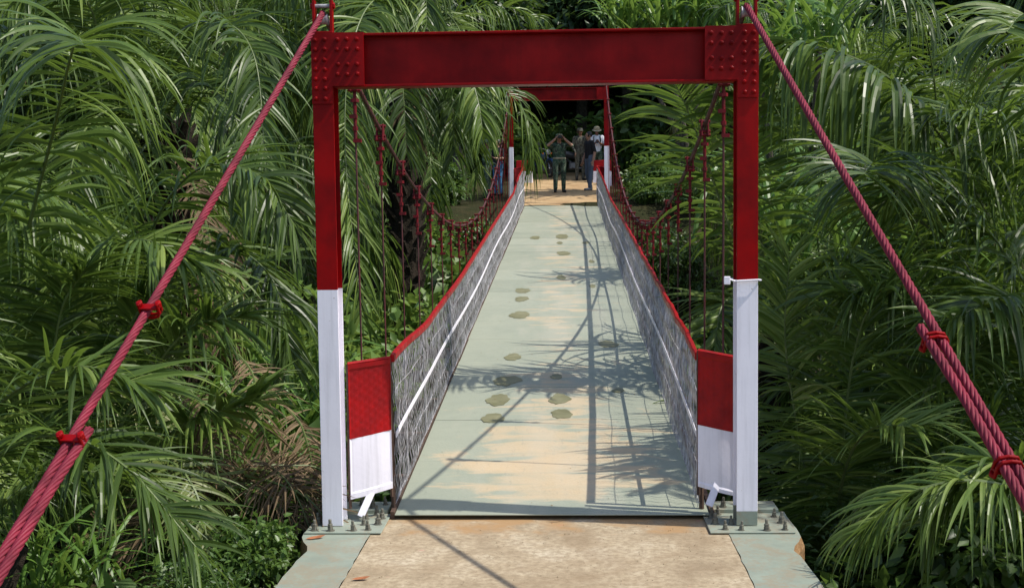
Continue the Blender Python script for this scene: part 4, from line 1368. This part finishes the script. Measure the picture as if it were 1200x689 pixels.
# the wood that closes the view behind them, one mass
v_all, f_all, r_all = [], [], []
g = np.random.default_rng(77)
off = 0
for k in range(52):
    x = -34 + (k % 26) * 2.8 + g.uniform(-.8, .8); y = (54 if k < 26 else 59) + g.uniform(-2, 3)
    v, f, rn, cc = leaf_cloud(3600, (3.4, 2.4, 6.5), 44, 0.7, 0.46, 0.15, 200 + k, 0.3)
    v = v + np.array([x, y, ground_z(x, y) + (4.6 if k < 26 else 5.5)])
    v_all.append(v); f_all.append(f + off); r_all.append(rn); off += len(v)
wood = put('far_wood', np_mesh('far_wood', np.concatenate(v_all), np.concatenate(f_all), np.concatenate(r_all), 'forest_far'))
tag(wood, 'dark wood closing the view behind the forest trees', 'woodland', kind='stuff')

# low ground cover on the banks
v_all, f_all, r_all = [], [], []
off = 0
g = np.random.default_rng(5)
for k in range(330):
    x = g.uniform(-9, 9); y = g.uniform(5.5, 33)
    if -1.8 < x < 1.6 and (y < 8.4): continue
    if abs(x) < 1.3 and y < 12: continue
    if abs(x) < 1.9 and y > 29: continue
    v, f, rn, cc = leaf_cloud(260, (0.5, 0.5, 0.18), 12, 0.16, 0.13, 0.03, 400 + k, 0.2)
    v = v + np.array([x, y, ground_z(x, y) + 0.12])
    v_all.append(v); f_all.append(f + off); r_all.append(rn); off += len(v)
gc = put('ground_cover', np_mesh('ground_cover', np.concatenate(v_all), np.concatenate(f_all), np.concatenate(r_all), 'shrub'))
tag(gc, 'low leafy ground cover on the ravine banks', 'ground cover', kind='stuff')

# fallen leaves on the slab
def fallen(label, x, y, rz, s):
    vs = [(-.05, 0, .004), (-.02, .016, .008), (.03, .018, .012), (.062, 0, .016), (.03, -.016, .006), (-.02, -.015, .004), (0.0, 0, .002)]
    fs = [(6, 3, 2), (6, 2, 1), (6, 1, 0), (6, 0, 5), (6, 5, 4), (6, 4, 3)]
    o = MB().add(vs, fs).build('fallen_leaf', 'leaflitter', None, loc=(x, y, 0.006))
    o.rotation_euler = (0, 0, rz); o.scale = (s, s, s)
    tag(o, label, 'leaf', 'fallen leaves')
fallen('small brown leaf lying on the tan slab by the left strip', -1.10, 6.55, 0.2, 0.9)
fallen('small orange leaf lying at the foot of the left post', -1.50, 7.36, 0.4, 1.1)

# ------------------------------------------------------------------ people
def capsule(mb, a, b, ra, rb, n=12, flat_=None):
    a, b = Vector(a), Vector(b)
    t = b - a
    L = t.length
    t = t.normalized() if L > 1e-6 else Vector((0, 0, 1))
    pts, rad = [], []
    for k in range(5, -1, -1):
        w = k / 5 * math.pi / 2
        pts.append(a - t * ra * math.sin(w) * 0.999); rad.append(max(0.0008, ra * math.cos(w)))
    for k in range(0, 6):
        w = k / 5 * math.pi / 2
        pts.append(b + t * rb * math.sin(w) * 0.999); rad.append(max(0.0008, rb * math.cos(w)))
    mb.tube(pts, rad, n)

def person(label, loc, rz, mats, pose=None, height=1.70, hat=None, hair=True, group=None, voxel=0.0085, extra=None):
    """body facing -y before rotation; one continuous remeshed surface coloured by region"""
    J = dict(lhip=(.09, 0, .92), rhip=(-.09, 0, .92), lknee=(.105, -.015, .50), rknee=(-.105, -.015, .50), lank=(.11, .02, .09), rank=(-.11, .02, .09),
             lsh=(.185, 0, 1.39), rsh=(-.185, 0, 1.39), lel=(.25, .02, 1.11), rel=(-.25, .02, 1.11), lwr=(.255, -.05, .87), rwr=(-.255, -.05, .87),
             lhd=(0.02, -.25, -1), rhd=(-0.02, -.25, -1), head=(0, -.02, 1.585), face=(0, -1, 0), ltoe=(.03, -.16, -.055), rtoe=(-.03, -.16, -.055))
    if pose: J.update(pose)
    J = {k: Vector(v) for k, v in J.items()}
    caps = []
    def C(a, b, ra, rb, tg): caps.append((Vector(a), Vector(b), ra, rb, tg))
    # trunk
    for s in (-1, 1):
        C((s * .055, .0, .95), (s * .075, 0, 1.15), .105, .098, 'shirt')
        C((s * .075, 0, 1.15), (s * .09, -.005, 1.32), .100, .105, 'shirt')
        C((s * .06, .0, 1.41), (s * .165, 0, 1.385), .055, .062, 'shirt')
        C((s * .06, .01, .90), (s * .07, .01, .99), .112, .108, 'trousers')
    C((0, -.02, 1.20), (0, -.02, 1.34), .10, .10, 'shirt')
    C((0, .005, 1.40), J['head'] + Vector((0, .01, -.06)), .058, .052, 'skin')
    # head
    hd, fc = J['head'], J['face'].normalized()
    sd = fc.cross(Vector((0, 0, 1))).normalized()
    upv = sd.cross(fc)
    P = lambda f, s, u: hd + fc * f + sd * s + upv * u
    C(P(-.025, 0, .03), P(.0, 0, .035), .085, .080, 'skin')
    C(P(.025, 0, .02), P(.032, 0, -.06), .066, .048, 'skin')
    C(P(.092, 0, .02), P(.108, 0, -.015), .010, .014, 'skin')
    for s in (-1, 1):
        C(P(.083, s * .031, .022), P(.085, s * .034, .022), .011, .011, 'eye')
        C(P(-.005, s * .083, .01), P(-.012, s * .088, -.03), .014, .012, 'skin')
    C(P(.078, -.018, -.052), P(.078, .018, -.052), .010, .010, 'lip')
    for q, s in (('l', 1), ('r', -1)):
        C(J[q + 'hip'], J[q + 'knee'], .096, .070, 'trousers')
        C(J[q + 'knee'], J[q + 'ank'] + Vector((0, 0, .03)), .068, .056, 'trousers')
        an = J[q + 'ank']
        C(an + Vector((0, .02, .05)), an + Vector((0, .03, -.045)), .047, .042, 'shoe')
        C(an + Vector((0, .03, -.045)), an + J[q + 'toe'], .043, .036, 'shoe')
        C(J[q + 'sh'], J[q + 'el'], .060, .048, 'sleeve')
        C(J[q + 'el'], J[q + 'wr'], .046, .033, 'forearm')
        # hand: palm, four unequal bent fingers and a thumb from the side of the palm
        w = J[q + 'wr']; hdv = J[q + 'hd'].normalized()
        acr = hdv.cross(Vector((0, 0, 1)) if abs(hdv.z) < .8 else Vector((s, 0, 0))).normalized()
        nrm = acr.cross(hdv)
        if pose and pose.get(q + 'curl'): nrm = Vector(pose[q + 'curl']).normalized()
        C(w + hdv * .02, w + hdv * .085 + acr * .018, .024, .019, 'skin')
        C(w + hdv * .02, w + hdv * .085 - acr * .018, .024, .019, 'skin')
        for fi, fl in zip((-1.5, -.5, .5, 1.5), (.058, .070, .074, .062)):
            b0 = w + hdv * .092 + acr * .019 * fi
            m = b0 + hdv * fl * .55 + nrm * .010 + acr * .003 * fi
            C(b0, m, .0095, .009, 'skin')
            C(m, m + hdv * fl * .42 + nrm * .028, .009, .0085, 'skin')
        tb = w + hdv * .035 + acr * .028
        C(tb, tb + hdv * .035 + acr * .028 + nrm * .01, .012, .011, 'skin')
        C(tb + hdv * .035 + acr * .028 + nrm * .01, tb + hdv * .062 + acr * .030 + nrm * .018, .011, .009, 'skin')
    mb = MB()
    for a, b, ra, rb, tg in caps: capsule(mb, a, b, ra, rb)
    me0 = mb.mesh('tmp', 'skin')
    ob = bpy.data.objects.new('tmp', me0); COL.objects.link(ob)
    md = ob.modifiers.new('r', 'REMESH'); md.mode = 'VOXEL'; md.voxel_size = voxel
    sm = ob.modifiers.new('s', 'SMOOTH'); sm.factor = 0.5; sm.iterations = 2
    dg = bpy.context.evaluated_depsgraph_get()
    me = bpy.data.meshes.new_from_object(ob.evaluated_get(dg))
    bpy.data.objects.remove(ob); bpy.data.meshes.remove(me0)
    me.name = 'person'
    # colour by the nearest body region
    order = ['skin', 'shirt', 'sleeve', 'forearm', 'trousers', 'shoe', 'eye', 'lip']
    me.materials.clear()
    for t in order: me.materials.append(M[mats.get(t) or {'sleeve': mats['shirt'], 'forearm': mats['skin']}.get(t, t)])
    nf = len(me.polygons)
    ce = np.zeros(nf * 3, dtype=np.float32); me.polygons.foreach_get('center', ce); ce = ce.reshape(-1, 3)
    best = np.full(nf, 1e9); idx = np.zeros(nf, dtype=np.int32)
    for a, b, ra, rb, tg in caps:
        a_, d_ = np.array(a), np.array(b - a)
        t = np.clip(((ce - a_) @ d_) / max(1e-9, d_ @ d_), 0, 1)
        dist = np.linalg.norm(ce - a_ - t[:, None] * d_, axis=1) - (ra + (rb - ra) * t)
        if tg in ('eye', 'lip'): dist = dist - 0.004
        up = dist < best
        best[up] = dist[up]; idx[up] = order.index(tg)
    me.polygons.foreach_set('material_index', idx)
    me.polygons.foreach_set('use_smooth', [True] * nf)
    me.update()
    o = put('person', me, None, loc, (0, 0, rz), height / 1.70)
    tag(o, label, 'person', group)
    hm = Matrix((sd, -fc, upv)).transposed().to_4x4(); hm.translation = hd
    if hair:
        mb = MB()
        mb.lathe([(0.088, -.035), (.094, .01), (.092, .055), (.075, .095), (.045, .115), (.012, .122)], 18, (0, .022, .01), mat=hm)
        mb.build('hair', 'hair', o, smooth=True)
    if hat:
        kind, hmat = hat
        mb = MB()
        if kind == 'bucket':
            mb.lathe([(.155, .022), (.150, .030), (.103, .055), (.100, .10), (.085, .135), (.03, .142)], 22, (0, .01, 0), mat=hm)
            mb.lathe([(.108, .050), (.108, .068)], 22, (0, .01, 0), mat=hm)
        else:
            mb.lathe([(.098, .04), (.101, .06), (.098, .10), (.075, .128), (.02, .134)], 20, (0, .012, 0), mat=hm)
            br = Matrix.Translation((0, -.115, .045)) @ Matrix.Rotation(R(14), 4, 'X')
            mb.lathe([(.075, -.004), (.078, .004), (.07, .007)], 16, mat=hm @ br)
        mb.build('hat', hmat, o, smooth=False)
    if extra: extra(o)
    return o

def gz_land(x, y):
    return far_z(y) + 0.015 * math.sin(x * 3 + y * 2) if -1.6 < x < 1.2 and y < 44.5 else ground_z(x, y)

def belt(o):
    MB().lathe([(.168, .985), (.172, .99), (.172, 1.02), (.168, 1.025)], 24, mat=Matrix.Scale(0.72, 4, (0, 1, 0))).build('belt', 'tan_cloth', o)
# soldier with raised hands in the middle of the landing
person('soldier in green camouflage raising both hands to his face on the landing', (-0.19, 37.6, gz_land(-.19, 37.6)), R(6),
       dict(skin='skin', shirt='camo', sleeve='camo', forearm='skin', trousers='camo', shoe='shoe'),
       dict(lel=(.33, -.14, 1.36), rel=(-.33, -.14, 1.36), lwr=(.13, -.20, 1.55), rwr=(-.13, -.20, 1.55), lhd=(-.5, .05, .8), rhd=(.5, .05, .8), lcurl=(-.6, -.3, .1), rcurl=(.6, -.3, .1),
            face=(0, -1, -.12)), 1.68, ('cap', 'camo'), extra=belt, group='soldiers and men on the far bank').scale = (1.1, 1.1, 0.99)
cm = MB()
cm.box(-.062, .062, -.03, .03, -.038, .038)
cm.lathe([(.030, 0), (.032, .045), (.026, .05)], 16, mat=Matrix.Translation((0, -.03, 0)) @ Matrix.Rotation(R(90), 4, 'X'))
co = cm.build('camera_body', 'plastic', bevel=0.004, loc=(-.19 + .02, 37.6 - .225, gz_land(-.19, 37.6) + 1.60)); co.name = 'hand_camera'
tag(co, 'small black camera held up to the face of the soldier', 'camera')
# man in black
person('man in black t-shirt and grey blue jeans standing by the right railing end', (0.69, 37.9, gz_land(.69, 37.9)), R(-62),
       dict(skin='skin', shirt='black_cloth', sleeve='black_cloth', forearm='skin', trousers='jeans', shoe='grey_shoe'),
       dict(lwr=(.26, -.02, .86), lel=(.25, .05, 1.12), rel=(-.25, .04, 1.12), rwr=(-.25, -.08, .88), lank=(.12, -.06, .09), rank=(-.10, .08, .09), face=(-.15, -1, 0.05)), 1.72, group='soldiers and men on the far bank')
# man in white with a hat
def straps(o):
    mb = MB()
    for s in (-1, 1):
        mb.tube([(s * .10, -.10, 1.42), (s * .11, -.125, 1.30), (s * .12, -.11, 1.10)], 0.016, 6)
    mb.build('bag_strap', 'black_cloth', o)
    MB().box(-.14, .14, .10, .22, 1.02, 1.40).build('backpack', 'black_cloth', o, bevel=0.03)
person('man in white shirt and tan bucket hat looking down at his phone', (1.02, 42.4, gz_land(1.02, 42.4)), R(4),
       dict(skin='skin_d', shirt='white_cloth', sleeve='white_cloth', forearm='skin_d', trousers='camo', shoe='shoe'),
       dict(lel=(.25, -.05, 1.12), rel=(-.25, -.05, 1.12), lwr=(.09, -.27, 1.17), rwr=(-.09, -.27, 1.17), lhd=(-.5, -.3, .4), rhd=(.5, -.3, .4), face=(0, -1, -.35)), 1.72, ('bucket', 'tan_cloth'), extra=straps, group='soldiers and men on the far bank')
ph = MB().box(-.04, .04, -.006, .006, -.075, .075, 0, Matrix.Rotation(R(-40), 4, 'X')).build('phone', 'plastic', None, loc=(1.02, 42.4 - .33, gz_land(1.02, 42.4) + 1.245))
tag(ph, 'black phone in the hands of the man in the bucket hat', 'phone')
person('man in grey camouflage standing in shade behind the man in black', (0.47, 42.6, gz_land(.47, 42.6)), R(15),
       dict(skin='skin_d', shirt='camo2', sleeve='camo2', forearm='camo2', trousers='camo2', shoe='shoe'),
       dict(lwr=(.20, -.14, .92), rwr=(-.20, -.14, .92)), 1.70, ('cap', 'camo2'), group='soldiers and men on the far bank')
person('soldier in green camouflage standing left of the far gate', (-2.30, 37.4, ground_z(-2.30, 37.4)), R(75),
       dict(skin='skin_d', shirt='camo', sleeve='camo', forearm='camo', trousers='camo', shoe='shoe'),
       dict(lwr=(.22, -.20, .98), rwr=(-.22, -.18, .96)), 1.68, ('cap', 'camo'), group='soldiers and men on the far bank')
person('man with bright blue trousers behind the soldier left of the far gate', (-2.02, 38.2, ground_z(-2.02, 38.2)), R(-40),
       dict(skin='skin', shirt='black_cloth', sleeve='black_cloth', forearm='skin', trousers='blue_cloth', shoe='shoe'),
       dict(lwr=(.16, -.26, 1.12), lel=(.26, -.02, 1.12), lhd=(-.5, -.6, .2)), 1.66, group='soldiers and men on the far bank')

# ------------------------------------------------------------------ motorcycles
def motorcycle(label, loc, rz, body):
    o = thing('motorcycle', label, 'motorcycle', loc, rz, 'motorcycles parked behind the landing')
    for x in (-.62, .62):
        wm = Matrix.Translation((x, 0, .30)) @ Matrix.Rotation(R(90), 4, 'X')
        mb = MB(); n, k = 28, 8
        vs, fs = [], []
        for i in range(n):
            a = 2 * math.pi * i / n
            for j in range(k):
                b = 2 * math.pi * j / k
                rr_ = .255 + .045 * math.cos(b)
                vs.append(wm @ Vector((rr_ * math.cos(a), rr_ * math.sin(a), .045 * math.sin(b))))
        for i in range(n):
            for j in range(k):
                fs.append((i * k + j, ((i + 1) % n) * k + j, ((i + 1) % n) * k + (j + 1) % k, i * k + (j + 1) % k))
        wh = mb.add(vs, fs).build('wheel', 'tyre', o, smooth=True)
        mb = MB()
        mb.lathe([(.05, -.05), (.05, .05)], 12, mat=wm)
        for i in range(10):
            a = 2 * math.pi * i / 10
            mb.tube([wm @ Vector((.04 * math.cos(a), .04 * math.sin(a), 0)), wm @ Vector((.23 * math.cos(a), .23 * math.sin(a), 0))], .006, 5)
        mb.tube([wm @ Vector((.222 * math.cos(2 * math.pi * i / 24), .222 * math.sin(2 * math.pi * i / 24), 0)) for i in range(25)], .014, 6)
        mb.build('rim', 'chrome', wh)
        mb = MB()
        fs_ = [(x + .33 * math.cos(R(a)), 0, .30 + .33 * math.sin(R(a))) for a in range(25, 160, 15)]
        mb.tube(fs_, .045, 6); mb.build('fender', body, o)
    MB().tube([(.62, 0, .30), (.50, 0, .66), (.42, 0, .92)], [.03, .028, .025], 8).build('fork', 'chrome', o)
    MB().tube([(.42, 0, .80), (.15, 0, .50), (-.15, 0, .42), (-.45, 0, .62)], [.05, .045, .05, .04], 8).build('frame', 'plastic', o)
    MB().box(-.14, .16, -.12, .12, .22, .48).build('engine', 'chrome', o, bevel=0.04)
    mb = MB(); mb.lathe([(.02, -.30), (.11, -.22), (.13, 0), (.12, .16), (.05, .26)], 14, mat=Matrix.Translation((.14, 0, .72)) @ Matrix.Rotation(R(80), 4, 'Y')); mb.build('fuel_tank', body, o, smooth=True)
    mb = MB(); mb.lathe([(.04, -.38), (.10, -.30), (.12, 0), (.11, .28), (.05, .36)], 12, mat=Matrix.Translation((-.36, 0, .74)) @ Matrix.Rotation(R(92), 4, 'Y') @ Matrix.Scale(.6, 4, (1, 0, 0))); mb.build('seat', 'plastic', o, smooth=True)
    MB().tube([(.34, -.34, 1.0), (.40, -.16, .98), (.43, 0, .93), (.40, .16, .98), (.34, .34, 1.0)], .014, 6).build('handlebar', 'chrome', o)
    MB().lathe([(.03, -.05), (.085, .0), (.09, .05), (.07, .065)], 14, mat=Matrix.Translation((.50, 0, .86)) @ Matrix.Rotation(R(85), 4, 'Y')).build('headlight', 'lens', o, smooth=True)
    MB().tube([(.05, .13, .28), (-.3, .16, .26), (-.75, .17, .36)], [.025, .035, .045], 8).build('exhaust', 'chrome', o)
    for s in (-1, 1):
        MB().lathe([(.012, -.03), (.03, 0), (.012, .03)], 8, (.46, s * .16, .82)).build('turn_signal', 'amber', o)
        mb = MB(); mb.tube([(.40, s * .20, .99), (.38, s * .26, 1.12)], .006, 5); mb.box(.365, .385, s * .29 - .05, s * .29 + .05, 1.10, 1.17); mb.build('mirror', 'plastic', o)
    return o
motorcycle('grey motorcycle parked in shade between the soldier and the man in black', (0.22, 43.9, gz_land(.22, 43.9) + .0), R(-155), 'moto_grey')
motorcycle('dark blue motorcycle parked in shade left of the soldier', (-0.85, 43.4, gz_land(-.85, 43.4)), R(-60), 'moto_blue')

# grit and crumbs lying on the slab, and bits of leaf on the deck
def scatter(name, label, cat, n, xr, yr, zf_, mat, size, seed, flat_z):
    r = random.Random(seed)
    mb = MB()
    for i in range(n):
        x, y = r.uniform(*xr), yr[0] + (yr[1] - yr[0]) * r.random() ** 0.8
        q = size * r.uniform(0.35, 1.0)
        a = r.uniform(0, 6.28)
        ring = [(x + q * math.cos(a + k * 1.2566) * r.uniform(.6, 1), y + q * math.sin(a + k * 1.2566) * r.uniform(.6, 1), zf_(y) + 0.001) for k in range(5)]
        mb.add(ring + [(x, y, zf_(y) + 0.001 + q * flat_z)], [(k, (k + 1) % 5, 5) for k in range(5)])
    return tag(mb.build(name, mat), label, cat, kind='stuff')
scatter('grit', 'loose grit and crumbs scattered on the tan slab', 'grit', 260, (-1.15, 0.92), (6.0, 7.8), lambda y: 0.0, 'concrete', 0.008, 3, 0.7)
scatter('leaf_crumbs', 'tiny dry leaf crumbs lying on the deck', 'leaf litter', 160, (-1.03, 0.78), (7.95, 20.0), lambda y: deck_z(y) + 0.003, 'dead', 0.011, 4, 0.25)
